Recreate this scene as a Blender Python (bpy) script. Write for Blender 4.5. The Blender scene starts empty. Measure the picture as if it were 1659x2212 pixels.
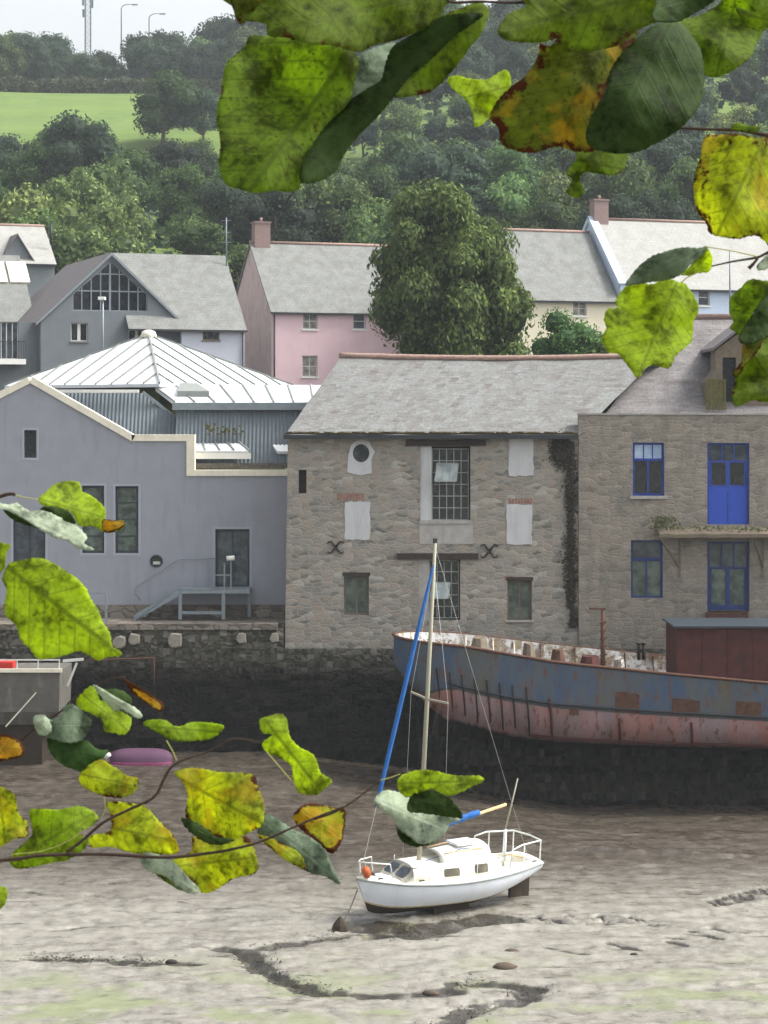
import bpy, math, random
import numpy as np
from mathutils import Vector, Matrix, noise
from mathutils.geometry import delaunay_2d_cdt

C = bpy.context.scene.collection
R = math.radians
# ------------------------------------------------------------------ camera, sky, sun, exposure
F, CX, HY, H = 5000.0, 829.5, 900.0, 13.7
def P(px, py, Y):
    """a point seen at (px, py) of the 1659 x 2212 photograph, Y metres away"""
    return Vector(((px - CX) / F * Y, Y, H - (py - HY) / F * Y))
cam = bpy.data.cameras.new('camera'); camo = bpy.data.objects.new('camera', cam); C.objects.link(camo)
camo.location = (0, 0, H); camo.rotation_euler = (R(90), 0, 0)
cam.sensor_fit = 'HORIZONTAL'; cam.sensor_width = 36; cam.lens = 36 * F / 1659
cam.shift_y = -(1106 - HY) / 1659
cam.clip_start = 0.1; cam.clip_end = 3000
cam.dof.use_dof = True; cam.dof.focus_distance = 85; cam.dof.aperture_fstop = 105
sc = bpy.context.scene; sc.camera = camo
SUN_EL, SUN_AZ = R(50), R(86)          # azimuth measured from +Y (ahead) towards +X
w = bpy.data.worlds.new('World'); sc.world = w; w.use_nodes = True
nt = w.node_tree; nt.nodes.clear()
sky = nt.nodes.new('ShaderNodeTexSky'); sky.sky_type = 'NISHITA'; sky.sun_disc = False
sky.sun_elevation = SUN_EL; sky.sun_rotation = SUN_AZ; sky.air_density = 1.0; sky.dust_density = 6.0; sky.ozone_density = 1.0
hs = nt.nodes.new('ShaderNodeHueSaturation'); hs.inputs['Saturation'].default_value = 0.22
bg = nt.nodes.new('ShaderNodeBackground'); bg.inputs[1].default_value = 0.15
ow = nt.nodes.new('ShaderNodeOutputWorld')
nt.links.new(sky.outputs[0], hs.inputs['Color']); nt.links.new(hs.outputs[0], bg.inputs[0]); nt.links.new(bg.outputs[0], ow.inputs[0])
sun = bpy.data.lights.new('sun', 'SUN'); sun.energy = 1.4; sun.angle = R(12); sun.color = (1, .96, .88)
suno = bpy.data.objects.new('sun', sun); C.objects.link(suno)
sd = Vector((math.sin(SUN_AZ) * math.cos(SUN_EL), math.cos(SUN_AZ) * math.cos(SUN_EL), math.sin(SUN_EL)))
suno.rotation_euler = sd.to_track_quat('Z', 'Y').to_euler(); suno.location = (0, 60, 90)
sc.view_settings.view_transform = 'Standard'; sc.view_settings.look = 'None'; sc.view_settings.gamma = 1
sc.view_settings.exposure = 1.15
sc.render.engine = 'CYCLES'
sc.cycles.max_bounces = 6; sc.cycles.transparent_max_bounces = 6; sc.cycles.volume_bounces = 1
sc.cycles.use_denoising = True

# ------------------------------------------------------------------ material helpers
def lin(r, g, b):
    f = lambda c: (c / 255 / 12.92) if c / 255 <= .04045 else ((c / 255 + .055) / 1.055) ** 2.4
    return (f(r), f(g), f(b), 1)
class NT:
    def __init__(s, name, rough=.85, spec=.3):
        s.m = bpy.data.materials.new(name); s.m.use_nodes = True; s.t = s.m.node_tree
        s.b = s.t.nodes['Principled BSDF']; s.b.inputs['Roughness'].default_value = rough
        s.b.inputs['Specular IOR Level'].default_value = spec
    def n(s, typ, ins=None, **kw):
        x = s.t.nodes.new('ShaderNode' + typ)
        for k, v in kw.items(): setattr(x, k, v)
        for k, v in (ins or {}).items(): s.put(x.inputs[k], v)
        return x
    def put(s, sock, v):
        if hasattr(v, 'is_output'): s.t.links.new(v, sock)
        elif hasattr(v, 'outputs'): s.t.links.new(v.outputs[0], sock)
        else: sock.default_value = v
    def uv(s, sx=1, sy=1, sz=1, kind='UV'):
        return s.n('Mapping', {0: s.n('TexCoord').outputs[kind], 'Scale': (sx, sy, sz)}).outputs[0]
    def noise(s, vec, scale, detail=4, rough=.55, out=0, **k):
        return s.n('TexNoise', {'Vector': vec, 'Scale': scale, 'Detail': detail, 'Roughness': rough, **k}).outputs[out]
    def ramp(s, fac, stops, interp='LINEAR'):
        r = s.n('ValToRGB', {0: fac}); e = r.color_ramp; e.interpolation = interp
        while len(e.elements) < len(stops): e.elements.new(.5)
        for el, (p, c) in zip(e.elements, stops):
            el.position = p; el.color = c if hasattr(c, '__len__') else (c, c, c, 1)
        return r.outputs[0]
    def mix(s, fac, a, b, blend='MIX'):
        x = s.n('Mix', data_type='RGBA', blend_type=blend)
        s.put(x.inputs[0], fac); s.put(x.inputs[6], a); s.put(x.inputs[7], b); return x.outputs[2]
    def math(s, op, a, b=0, clamp=False):
        x = s.n('Math', operation=op, use_clamp=clamp); s.put(x.inputs[0], a); s.put(x.inputs[1], b); return x.outputs[0]
    def bump(s, h, strength=.4, dist=.02):
        s.put(s.b.inputs['Normal'], s.n('Bump', {'Height': h, 'Strength': strength, 'Distance': dist}).outputs[0])
    def col(s, c): s.put(s.b.inputs['Base Color'], c); return s

def plain(name, c, rough=.7, var=.12, scale=3, spec=.3, metal=0, dirt=None):
    t = NT(name, rough, spec); v = t.uv()
    n1 = t.noise(v, scale, 5); lo = tuple(x * (1 - var) for x in c[:3]) + (1,); hi = tuple(min(1, x * (1 + var)) for x in c[:3]) + (1,)
    cc = t.ramp(n1, [(.3, lo), (.7, hi)])
    if dirt:
        vs = t.uv(2.2, .35); d = t.ramp(t.noise(vs, 1.4, 6, .65), [(.52, 0), (.72, 1)])
        cc = t.mix(t.math('MULTIPLY', d, dirt[1]), cc, dirt[0])
    t.col(cc); t.b.inputs['Metallic'].default_value = metal; t.bump(n1, .15, .01)
    return t.m

def stone(name, cols, mortar, sx=1.7, sy=3.6, mw=.07, stain=None, stain_amt=.5, weed=None, bump=.6, mortar_amt=.8):
    t = NT(name, .92, .2); v = t.uv()
    dis = t.noise(v, 2.3, 3, .6, out=1)
    vv = t.n('VectorMath', {0: v, 1: t.n('VectorMath', {0: dis, 'Scale': .28}, operation='SCALE').outputs[0]}, operation='ADD').outputs[0]
    vs = t.n('Mapping', {0: vv, 'Scale': (sx, sy, 1)}).outputs[0]
    vo = t.n('TexVoronoi', {'Vector': vs, 'Scale': 1, 'Randomness': .85}, voronoi_dimensions='2D')
    ed = t.n('TexVoronoi', {'Vector': vs, 'Scale': 1, 'Randomness': .85}, voronoi_dimensions='2D', feature='DISTANCE_TO_EDGE').outputs[0]
    sep = t.n('SeparateColor', {0: vo.outputs['Color']})
    k = len(cols); c = t.ramp(sep.outputs[0], [(i / (k - 1), x) for i, x in enumerate(cols)])
    fine = t.noise(v, 14, 6, .7)
    c = t.mix(t.ramp(fine, [(.35, .55), (.7, 0)]), c, t.mix(.55, c, (.02, .018, .015, 1)))
    c = t.mix(t.math('MULTIPLY', t.ramp(ed, [(mw * .4, 1), (mw * 1.6, 0)]), mortar_amt), c, mortar)
    big = t.noise(v, .5, 5, .6)
    c = t.mix(t.ramp(big, [(.35, .45), (.65, 0)]), c, t.mix(.5, c, mortar))
    if stain:
        vs2 = t.uv(1.6, .55); d = t.ramp(t.noise(vs2, 1.1, 7, .68), [(.48, 0), (.66, 1)])
        c = t.mix(t.math('MULTIPLY', d, stain_amt), c, stain)
    if weed:   # (colour, z below which seaweed grows, blur)
        z = t.n('SeparateXYZ', {0: t.n('NewGeometry').outputs['Position']}).outputs[2]
        z2 = t.math('ADD', z, t.math('MULTIPLY', t.noise(t.uv(1, .7), 1.3, 5, .7), -1.8))
        f = t.ramp(t.n('MapRange', {0: z2, 1: weed[1] - weed[2], 2: weed[1] + weed[2], 3: 1, 4: 0}).outputs[0], [(0, 0), (1, 1)])
        wc = t.mix(t.ramp(t.noise(t.uv(1.5, .6), 2.5, 6, .7), [(.4, 0), (.7, 1)]), weed[0], (.018, .018, .012, 1))
        c = t.mix(f, c, wc)
    t.col(c)
    h = t.math('ADD', t.ramp(ed, [(0, 0), (.16, 1)]), t.math('MULTIPLY', fine, .5))
    t.bump(h, bump, .05); return t.m

def slate(name, a, b, moss, moss_amt=.5, w=.32, hgt=.24, streak=None, contrast=1):
    t = NT(name, .75, .35); v = t.uv()
    br = t.n('TexBrick', {'Vector': v, 'Color1': a, 'Color2': b, 'Mortar': tuple(x * .72 for x in a[:3]) + (1,), 'Scale': 1.0,
             'Mortar Size': .012, 'Mortar Smooth': .4, 'Bias': 0.0, 'Brick Width': w, 'Row Height': hgt}, offset=.5)
    n1 = t.noise(v, 1.1, 7, .68); n2 = t.noise(v, 7, 5, .7)
    c = t.mix(t.math('MULTIPLY', t.ramp(n1, [(.42, 0), (.64, 1)]), moss_amt), br.outputs[0], moss)
    c = t.mix(t.ramp(n2, [(.5, 0), (.72, .5 * contrast)]), c, tuple(x * 1.7 for x in a[:3]) + (1,))
    c = t.mix(t.ramp(n2, [(.28, .55 * contrast), (.45, 0)]), c, tuple(x * .5 for x in a[:3]) + (1,))
    if streak:
        vs = t.n('Mapping', {0: v, 'Rotation': (0, 0, R(-38)), 'Scale': (.45, 2.4, 1)}).outputs[0]
        c = t.mix(t.ramp(t.noise(vs, 1.0, 7, .7), [(.5, 0), (.66, .8)]), c, streak)
    t.col(c); t.bump(t.math('ADD', br.outputs[1], t.math('MULTIPLY', n2, -.6)), .35, -.02); return t.m

def glass(name, c, tint=None, rough=.12):
    t = NT(name, rough, .6); v = t.uv()
    n = t.noise(v, 1.9, 3, .6)
    t.col(t.ramp(n, [(.4, c), (.62, tint or c)])); return t.m

# ------------------------------------------------------------------ mesh helpers
CURW = Matrix.Identity(4)
class MB:
    def __init__(s): s.v = []; s.f = []; s.sm = []
    def add(s, vs, fs, smooth=False):
        o = len(s.v); s.v += [tuple(v) for v in vs]; s.f += [tuple(i + o for i in f) for f in fs]; s.sm += [smooth] * len(fs); return s
    def box(s, x0, x1, y0, y1, z0, z1, fr=None):
        p = [(x, y, z) for z in (z0, z1) for x, y in ((x0, y0), (x1, y0), (x1, y1), (x0, y1))]
        if fr: p = [fr(*q) for q in p]
        return s.add(p, [(0, 3, 2, 1), (4, 5, 6, 7), (0, 1, 5, 4), (1, 2, 6, 5), (2, 3, 7, 6), (3, 0, 4, 7)])
    def slab(s, pts, t, d=None):
        pts = [Vector(p) for p in pts]; n = d or (pts[1] - pts[0]).cross(pts[2] - pts[0]).normalized()
        if not d and n.z < 0: n = -n
        k = len(pts); lo = [p - n * t for p in pts]
        return s.add(pts + lo, [tuple(range(k)), tuple(range(2 * k - 1, k - 1, -1))] + [(i, i + k, (i + 1) % k + k, (i + 1) % k) for i in range(k)])
    def bar(s, a, b, w, h=None):
        a, b = Vector(a), Vector(b); h = h or w; d = (b - a).normalized()
        up = Vector((0, 0, 1)) if abs(d.z) < .95 else Vector((0, 1, 0)); x = d.cross(up).normalized(); y = x.cross(d).normalized()
        o = [x * i * w / 2 + y * j * h / 2 for i, j in ((-1, -1), (1, -1), (1, 1), (-1, 1))]
        return s.add([a + q for q in o] + [b + q for q in o], [(3, 2, 1, 0), (4, 5, 6, 7), (0, 1, 5, 4), (1, 2, 6, 5), (2, 3, 7, 6), (3, 0, 4, 7)])
    def tube(s, pts, r, n=8, cap=True):
        pts = [Vector(p) for p in pts]; k = len(pts); rs = r if hasattr(r, '__len__') else [r] * k
        vs = []; fs = []
        ref = None
        for i, p in enumerate(pts):
            d = (pts[min(i + 1, k - 1)] - pts[max(i - 1, 0)]).normalized()
            if ref is None: ref = Vector((0, 0, 1)) if abs(d.z) < .9 else Vector((1, 0, 0))
            x = d.cross(ref).normalized(); y = x.cross(d).normalized(); ref = y
            vs += [p + (x * math.cos(2 * math.pi * j / n) + y * math.sin(2 * math.pi * j / n)) * rs[i] for j in range(n)]
        for i in range(k - 1):
            fs += [(i * n + j, i * n + (j + 1) % n, (i + 1) * n + (j + 1) % n, (i + 1) * n + j) for j in range(n)]
        if cap: fs += [tuple(range(n - 1, -1, -1)), tuple((k - 1) * n + j for j in range(n))]
        return s.add(vs, fs, True)
    def loft(s, rings, closed=True, caps=True, smooth=True):
        n = len(rings[0]); vs = [p for r in rings for p in r]; fs = []
        m = n if closed else n - 1
        for i in range(len(rings) - 1):
            fs += [(i * n + j, i * n + (j + 1) % n, (i + 1) * n + (j + 1) % n, (i + 1) * n + j) for j in range(m)]
        if caps: fs += [tuple(range(n - 1, -1, -1)), tuple((len(rings) - 1) * n + j for j in range(n))]
        return s.add(vs, fs, smooth)
    def wall(s, outline, holes, fr, thick=.4, reveal=.22):
        """flat wall with openings; fr(u, v, w) maps to space, w grows into the building"""
        loops = [outline] + holes; vs = []; fs = []
        for lp in loops:
            fs.append(list(range(len(vs), len(vs) + len(lp)))); vs += [Vector((p[0], p[1])) for p in lp]
        ov, oe, of, _, _, orf = delaunay_2d_cdt(vs, [], fs, 1, 1e-5)
        s.add([fr(p[0], p[1], 0) for p in ov], [tuple(f) for f, o in zip(of, orf) if 0 in o and len(o) == 1])
        for i, lp in enumerate(loops):
            d = thick if i == 0 else reveal; k = len(lp)
            s.add([fr(u, v, 0) for u, v in lp] + [fr(u, v, d) for u, v in lp], [(j, (j + 1) % k, (j + 1) % k + k, j + k) for j in range(k)])
        return s
    def build(s, name, m, parent=None, local=False):
        me = bpy.data.meshes.new(name)
        off = Vector((0, 0, 0)) if (local or parent is None) else world_loc(parent)
        vv = [(x - off.x, y - off.y, z - off.z) for x, y, z in s.v] if off.length else s.v
        me.from_pydata(vv, [], s.f); me.update()
        me.polygons.foreach_set('use_smooth', s.sm)
        nv = len(me.loops); ly = me.uv_layers.new(name='UVMap'); uv = np.zeros(nv * 2, 'f')
        co = np.array(s.v, 'f')
        for p in me.polygons:
            n = p.normal
            if abs(n.z) > .985: ux, uy = Vector((1, 0, 0)), Vector((0, 1, 0))
            else: ux = Vector((-n.y, n.x, 0)).normalized(); uy = n.cross(ux)
            A = np.array([ux[:], uy[:]], 'f')
            for li, vi in zip(p.loop_indices, p.vertices):
                q = A @ co[vi]; uv[li * 2] = q[0]; uv[li * 2 + 1] = q[1]
        ly.data.foreach_set('uv', uv)
        me.materials.append(m)
        o = bpy.data.objects.new(name, me); C.objects.link(o)
        if parent: o.parent = parent
        return o
def world_loc(o):
    v = Vector((0, 0, 0))
    while o: v += o.location; o = o.parent
    return v
def tag(o, label=None, cat=None, group=None, kind=None):
    if label: o['label'] = label
    if cat: o['category'] = cat
    if group: o['group'] = group
    if kind: o['kind'] = kind
    return o
def thing(name, loc, label, cat, group=None, rz=0):
    o = bpy.data.objects.new(name, None); C.objects.link(o); o.empty_display_size = .2
    o.location = loc; o.rotation_euler = (0, 0, rz)
    return tag(o, label, cat, group)
def dup(root, loc, rz=0, scale=1, label=None, group=None):
    def cp(o, par):
        c = o.copy(); C.objects.link(c); c.parent = par
        for ch in [x for x in kids.get(o.name, [])]: cp(ch, c)
        return c
    kids = {}
    for o in list(C.objects):
        if o.parent: kids.setdefault(o.parent.name, []).append(o)
    r = cp(root, None); r.location = loc; r.rotation_euler = (0, 0, rz); r.scale = scale if hasattr(scale, '__len__') else (scale,) * 3
    if label: r['label'] = label
    if group: r['group'] = group
    return r

# ------------------------------------------------------------------ materials
M = {}
M['rubble'] = stone('rubble_masonry', [lin(104, 102, 97), lin(146, 144, 138), lin(162, 155, 143), lin(130, 129, 124), lin(154, 142, 129), lin(178, 176, 168)],
                    lin(156, 154, 147), 2.6, 6.8, .12, stain=lin(154, 143, 128), stain_amt=.5, mortar_amt=.4, bump=.32)
M['rubble2'] = stone('worn_masonry', [lin(122, 116, 107), lin(156, 148, 134), lin(142, 134, 124), lin(168, 160, 147)],
                     lin(141, 135, 127), 2.4, 7.0, .12, stain=lin(112, 111, 104), stain_amt=.75, bump=.4, mortar_amt=.5)
M['quay'] = stone('quay_masonry', [lin(86, 84, 76), lin(130, 126, 116), lin(100, 99, 89), lin(158, 155, 145), lin(90, 88, 78)],
                  lin(62, 60, 54), 1.5, 2.6, .09, stain=lin(70, 76, 50), stain_amt=.5, weed=((.006, .006, .005, 1), 3.3, 1.0))
M['palestone'] = plain('weathered_pale_stone', lin(138, 134, 124), .9, .2, 5, dirt=(lin(92, 90, 76), .6))
M['plinth'] = stone('plinth_masonry', [lin(110, 104, 96), lin(150, 142, 132), lin(90, 84, 78)], lin(100, 94, 86), 2, 3.4)
M['slate_w'] = slate('old_slate', lin(114, 118, 117), lin(124, 126, 123), lin(100, 94, 90), .8, .35, .22, streak=lin(84, 78, 77))
M['slate_p'] = slate('purple_slate', lin(114, 111, 111), lin(128, 124, 122), lin(86, 82, 82), .85, .35, .22, streak=lin(80, 74, 76))
M['slate_h'] = slate('pale_slate', lin(118, 121, 119), lin(125, 127, 124), lin(98, 99, 93), .8, .35, .25, contrast=.6)
M['slate_d'] = slate('dark_slate', lin(104, 98, 100), lin(114, 108, 108), lin(96, 92, 94), .5, .35, .25, contrast=.5)
M['slate_b'] = slate('bright_slate', lin(150, 151, 147), lin(157, 156, 152), lin(134, 134, 128), .7, .35, .25, contrast=.5)
M['render_grey'] = plain('blue_grey_render', lin(148, 151, 160), .9, .05, 1.2, dirt=(lin(128, 131, 136), .5))
M['trim_grey'] = plain('light_grey_trim', lin(160, 164, 172), .85, .05, 2)
M['render_dark'] = plain('grey_render', lin(112, 118, 122), .9, .06, 1.2, dirt=(lin(100, 106, 108), .4))
M['render_pale'] = plain('pale_render', lin(178, 182, 192), .9, .05, 1.2)
M['pink'] = plain('pink_render', lin(212, 184, 190), .9, .05, 1.0, dirt=(lin(198, 172, 176), .4))
M['pink_side'] = plain('shaded_weathered_pink', lin(204, 182, 178), .9, .08, 1.5, dirt=(lin(152, 130, 122), .65))  # gable pink: side shade painted in as a browner tone, plus dirt streaks
M['cream'] = plain('cream_render', lin(214, 207, 182), .9, .04, 1.0)
M['paleblue'] = plain('pale_blue_render', lin(184, 198, 216), .9, .04, 1.0)
M['white'] = plain('white_paint', lin(226, 226, 220), .6, .05, 2)
M['roofwhite'] = plain('white_roof_sheet', lin(232, 236, 238), .5, .04, 1.5, dirt=(lin(196, 200, 200), .4))
M['seam'] = plain('grey_seam', lin(130, 134, 130), .6, .1, 3)
M['coping'] = plain('cream_coping', lin(226, 220, 202), .8, .08, 2.5, dirt=(lin(170, 160, 130), .4))
M['plaster'] = plain('pale_plaster', lin(186, 188, 190), .9, .06, 2, dirt=(lin(150, 150, 146), .5))
M['limewash'] = plain('worn_limewash', lin(160, 158, 154), .9, .12, 3, dirt=(lin(120, 112, 104), .6))
M['wood_dk'] = plain('dark_timber', lin(58, 50, 46), .85, .3, 6)
M['wood_gr'] = plain('weathered_timber', lin(110, 100, 86), .85, .2, 6)
M['iron'] = plain('dark_iron', lin(42, 38, 38), .7, .2, 5)
M['galv'] = plain('galvanised_steel', lin(132, 142, 148), .55, .12, 4, metal=.3)
M['cladding'] = plain('grey_metal_cladding', lin(98, 108, 114), .6, .12, 3, dirt=(lin(76, 88, 96), .5))
M['corten'] = plain('dark_green_board', lin(62, 64, 40), .9, .2, 3)  # dark green of the soffit strip below the pyramid roof
M['blue'] = plain('blue_gloss_paint', lin(38, 66, 150), .5, .14, 4, dirt=(lin(80, 110, 170), .4))
M['blue_dull'] = plain('dull_blue_paint', lin(40, 58, 112), .6, .16, 4, dirt=(lin(60, 74, 100), .5))
M['winwhite'] = plain('window_white', lin(206, 206, 198), .6, .05, 3)
M['wingrey'] = plain('window_grey_green', lin(142, 150, 146), .7, .12, 4)
M['windark'] = plain('window_dark_grey', lin(52, 60, 68), .5, .12, 4)
M['glass'] = glass('window_glass', lin(40, 48, 58), lin(70, 82, 92))
M['glass_dk'] = glass('dark_glass', lin(24, 27, 34), lin(34, 38, 46))
M['glass_gn'] = glass('green_reflecting_glass', lin(46, 58, 58), lin(92, 106, 98))
M['glass_pl'] = glass('curtained_glass', lin(84, 84, 84), lin(150, 144, 130), .3)
M['glass_bl'] = glass('sky_glass', lin(150, 176, 206), lin(186, 204, 224))
M['brick'] = plain('chimney_brick', lin(138, 118, 113), .9, .16, 8)
M['redbrick'] = plain('red_brick', lin(140, 108, 98), .9, .3, 8)
M['ridge'] = plain('terracotta_ridge', lin(146, 122, 112), .9, .25, 5)
M['gutter'] = plain('dark_gutter', lin(48, 50, 54), .6, .15, 3)
M['moss'] = plain('moss', lin(92, 90, 50), .95, .35, 6)
M['gravel'] = plain('gravel_roofing', lin(88, 84, 78), .95, .5, 9)
M['bark'] = plain('bark', lin(74, 62, 52), .95, .25, 6)
M['rust'] = plain('rust', lin(88, 62, 50), .9, .35, 5, dirt=(lin(60, 36, 32), .6))
M['rust_dk'] = plain('dark_red_rust', lin(76, 42, 38), .9, .3, 2.5, dirt=(lin(50, 34, 32), .7))
M['gel'] = plain('sky_tinted_gelcoat', lin(214, 220, 228), .35, .04, 2.5, spec=.5, dirt=(lin(196, 196, 188), .5))  # white hull with the bluish skylight tone put into its colour
M['deckc'] = plain('sun_tinted_deck', lin(228, 226, 214), .5, .05, 2.5, dirt=(lin(204, 196, 170), .35))  # white deck with the warm sunlit tone put into its colour
M['antifoul'] = plain('black_antifouling', lin(52, 44, 34), .8, .3, 3)
M['sail'] = plain('blue_sail_cover', lin(34, 92, 160), .8, .18, 6)
M['alu'] = plain('pale_alloy', lin(150, 148, 130), .45, .06, 3)
M['tan'] = plain('varnished_wood', lin(196, 168, 124), .5, .1, 5)
M['steel'] = plain('polished_rail', lin(214, 218, 214), .35, .04, 3, metal=.3)
M['cabglass'] = glass('cabin_window', lin(70, 66, 58), lin(110, 104, 90))
M['rope'] = plain('dark_rope', lin(70, 64, 58), .9, .2, 6)
M['fender'] = plain('orange_float', lin(190, 96, 52), .6, .2, 5)
M['red'] = plain('red_paint', lin(190, 52, 46), .6, .1, 5)
M['purple'] = plain('purple_cover', lin(84, 56, 78), .75, .12, 4, dirt=(lin(96, 60, 92), .4))
M['magenta'] = plain('magenta_hull', lin(112, 46, 82), .6, .12, 4)
M['workboat'] = plain('grey_workboat_steel', lin(96, 94, 88), .75, .18, 2.5, dirt=(lin(140, 138, 132), .5))
M['scum'] = plain('waterline_scum', lin(186, 170, 130), .7, .2, 5, dirt=(lin(130, 116, 84), .5))
M['mudstone'] = plain('muddy_stone', lin(84, 74, 64), .9, .25, 8)
M['twig'] = plain('twig_bark', lin(58, 44, 36), .85, .3, 400)
M['petiole'] = plain('leaf_stalk', lin(150, 150, 80), .7, .1, 300)

# wreck hull: flaking blue above, faded pink-red below, rust and ragged edges
t = NT('wreck_hull', .88, .25); v = t.uv()
sep = t.n('SeparateXYZ', {0: t.n('Attribute', attribute_name='hullpos').outputs['Vector']})
hp = t.n('Attribute', attribute_name='hullpos').outputs['Vector']
n1 = t.noise(hp, 1.0, 7, .7); n2 = t.noise(hp, 4.5, 6, .7); n3 = t.noise(hp, .45, 4, .6)
blue = t.mix(t.ramp(n1, [(.42, 0), (.58, 1)]), lin(70, 88, 112), lin(88, 94, 98))
blue = t.mix(t.ramp(n3, [(.5, 0), (.62, .8)]), blue, lin(94, 92, 78))
blue = t.mix(t.ramp(n2, [(.57, 0), (.66, .6)]), blue, lin(134, 136, 136))
red = t.mix(t.ramp(n1, [(.44, 0), (.56, 1)]), lin(146, 104, 98), lin(124, 106, 106))
red = t.mix(t.ramp(n3, [(.46, 0), (.56, .5)]), red, lin(146, 130, 136))
band = t.math('ADD', sep.outputs[1], t.math('MULTIPLY', n2, .05))
c = t.mix(t.ramp(band, [(.545, 0), (.56, 1)]), blue, red)
c = t.mix(t.ramp(n2, [(.54, 0), (.62, .85)]), c, t.mix(n1, lin(74, 48, 38), lin(116, 78, 54)))
c = t.mix(t.ramp(t.math('ABSOLUTE', t.math('SUBTRACT', band, .545)), [(.008, .8), (.02, 0)]), c, lin(66, 70, 66))
c = t.mix(t.ramp(band, [(.93, 0), (.985, 1)]), c, lin(30, 26, 24))
t.col(c); t.bump(t.math('ADD', n1, t.math('MULTIPLY', n2, .5)), .5, .04); M['wreck'] = t.m
t = NT('wreck_bulwark', .85, .25); v = t.uv(); n1 = t.noise(v, 1.2, 6, .7)
c = t.mix(t.ramp(n1, [(.45, 0), (.54, .95)]), lin(188, 190, 190), lin(126, 114, 92)); n2 = t.noise(v, 5, 6, .7)
c = t.mix(t.ramp(n2, [(.52, 0), (.62, .95)]), c, lin(98, 72, 56)); t.col(c); M['bulwark'] = t.m

# foliage
def foliage(name, dark, light, trans=.25, hue=.02):
    t = NT(name, .75, .2)
    rn = t.n('Attribute', attribute_name='rnd').outputs['Fac']
    pos = t.n('TexCoord').outputs['Object']
    n1 = t.noise(pos, .45, 3, .6)
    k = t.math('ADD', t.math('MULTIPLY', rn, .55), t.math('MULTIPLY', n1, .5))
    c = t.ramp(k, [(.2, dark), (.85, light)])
    oi = t.n('ObjectInfo').outputs['Random']
    h = t.n('HueSaturation', {'Hue': t.n('MapRange', {0: oi, 3: .5 - hue, 4: .5 + hue}).outputs[0],
            'Value': t.n('MapRange', {0: t.math('FRACT', t.math('MULTIPLY', oi, 7.3)), 3: .6, 4: 1.45}).outputs[0], 'Color': c})
    t.col(h.outputs[0])
    tr = t.n('BsdfTranslucent', {0: h.outputs[0]}); mx = t.n('MixShader', {0: trans})
    t.t.links.new(t.b.outputs[0], mx.inputs[1]); t.t.links.new(tr.outputs[0], mx.inputs[2])
    t.t.links.new(mx.outputs[0], t.t.nodes['Material Output'].inputs[0]); return t.m
M['fol_mid'] = foliage('foliage_mid', (.026, .054, .018, 1), (.13, .21, .05, 1), hue=.025)
M['fol_dark'] = foliage('foliage_dark', (.016, .032, .020, 1), (.062, .098, .048, 1))
M['fol_light'] = foliage('foliage_light', (.045, .080, .025, 1), (.21, .29, .085, 1), hue=.03)
M['fol_big'] = foliage('foliage_evergreen', (.018, .034, .012, 1), (.13, .185, .045, 1))
M['fol_hedge'] = foliage('foliage_hedge', (.05, .06, .03, 1), (.13, .14, .07, 1))

# ------------------------------------------------------------------ ground, hill, mud
GP = [(93, 4.2), (110, 6.0), (125, 9), (150, 12.2), (175, 16.5), (200, 24.5), (222, 29.5), (250, 34), (290, 40), (310, 47), (335, 55.5), (420, 72), (445, 75.5), (520, 77), (900, 60), (1400, 30)]
def hill_z(X, Y):
    z = float(np.interp(Y, [a for a, _ in GP], [b for _, b in GP]))
    k = min(1, max(0, (Y - 180) / 120))
    return z + k * (6 / (1 + math.exp(-(X - 18) / 10))) * (1 if Y < 460 else max(0, 1 - (Y - 460) / 200)) + k * 1.2 * noise.noise(Vector((X * .03, Y * .03, 0)))
xs = sorted(set(list(np.arange(-700, -90, 60)) + list(np.arange(-90, 91, 5)) + list(np.arange(100, 701, 60))))
ys = [92.6] + list(np.arange(95, 470, 5)) + list(np.arange(470, 1401, 60))
mb = MB(); vs = [(x, y, hill_z(x, y)) for y in ys for x in xs]; nx = len(xs)
mb.add(vs, [(j * nx + i, j * nx + i + 1, (j + 1) * nx + i + 1, (j + 1) * nx + i) for j in range(len(ys) - 1) for i in range(nx - 1)], True)
t = NT('hill_grass', .95, .15); v = t.uv(); n = t.noise(v, .35, 6, .65); n2 = t.noise(v, .06, 3)
c = t.ramp(n, [(.3, (.085, .135, .034, 1)), (.7, (.125, .185, .05, 1))])
c = t.mix(t.ramp(n2, [(.4, 0), (.6, .35)]), c, (.17, .24, .05, 1))
yy_ = t.n('SeparateXYZ', {0: t.n('NewGeometry').outputs['Position']}).outputs[1]
c = t.mix(t.n('MapRange', {0: yy_, 1: 168, 2: 176}).outputs[0], (.06, .058, .055, 1), c); t.col(c)
hill = mb.build('hill', t.m); tag(hill, kind='structure')

def gpt(px, py, z=0.0):
    Y = (H - z) * F / (py - HY); return ((px - CX) / F * Y, Y)
grooves = []
def groove(pts, wd, dp):
    q = [Vector(gpt(*p)) for p in pts]; grooves.append((q, wd, dp))
groove([(-30, 2072), (120, 2068), (260, 2076), (420, 2080)], .20, .16)
groove([(480, 2046), (530, 2056), (560, 2085), (620, 2118), (700, 2140), (850, 2148), (980, 2144)], .26, .2)
groove([(540, 2050), (610, 2040), (700, 2025), (740, 2020)], .3, .08)
groove([(980, 2126), (1040, 2124), (1150, 2134), (1130, 2160), (1040, 2175), (960, 2212), (900, 2240)], .28, .18)
groove([(790, 1996), (900, 2004), (1010, 1994), (1060, 1985)], .6, .24); groove([(800, 2018), (900, 2024), (980, 2020)], .22, .14); groove([(1010, 2006), (1080, 2010)], .3, -.12)  # hollows under the boat; their dark colour also paints its contact shadow
groove([(1100, 2000), (1200, 1985), (1390, 1988)], .25, -.07)
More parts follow.
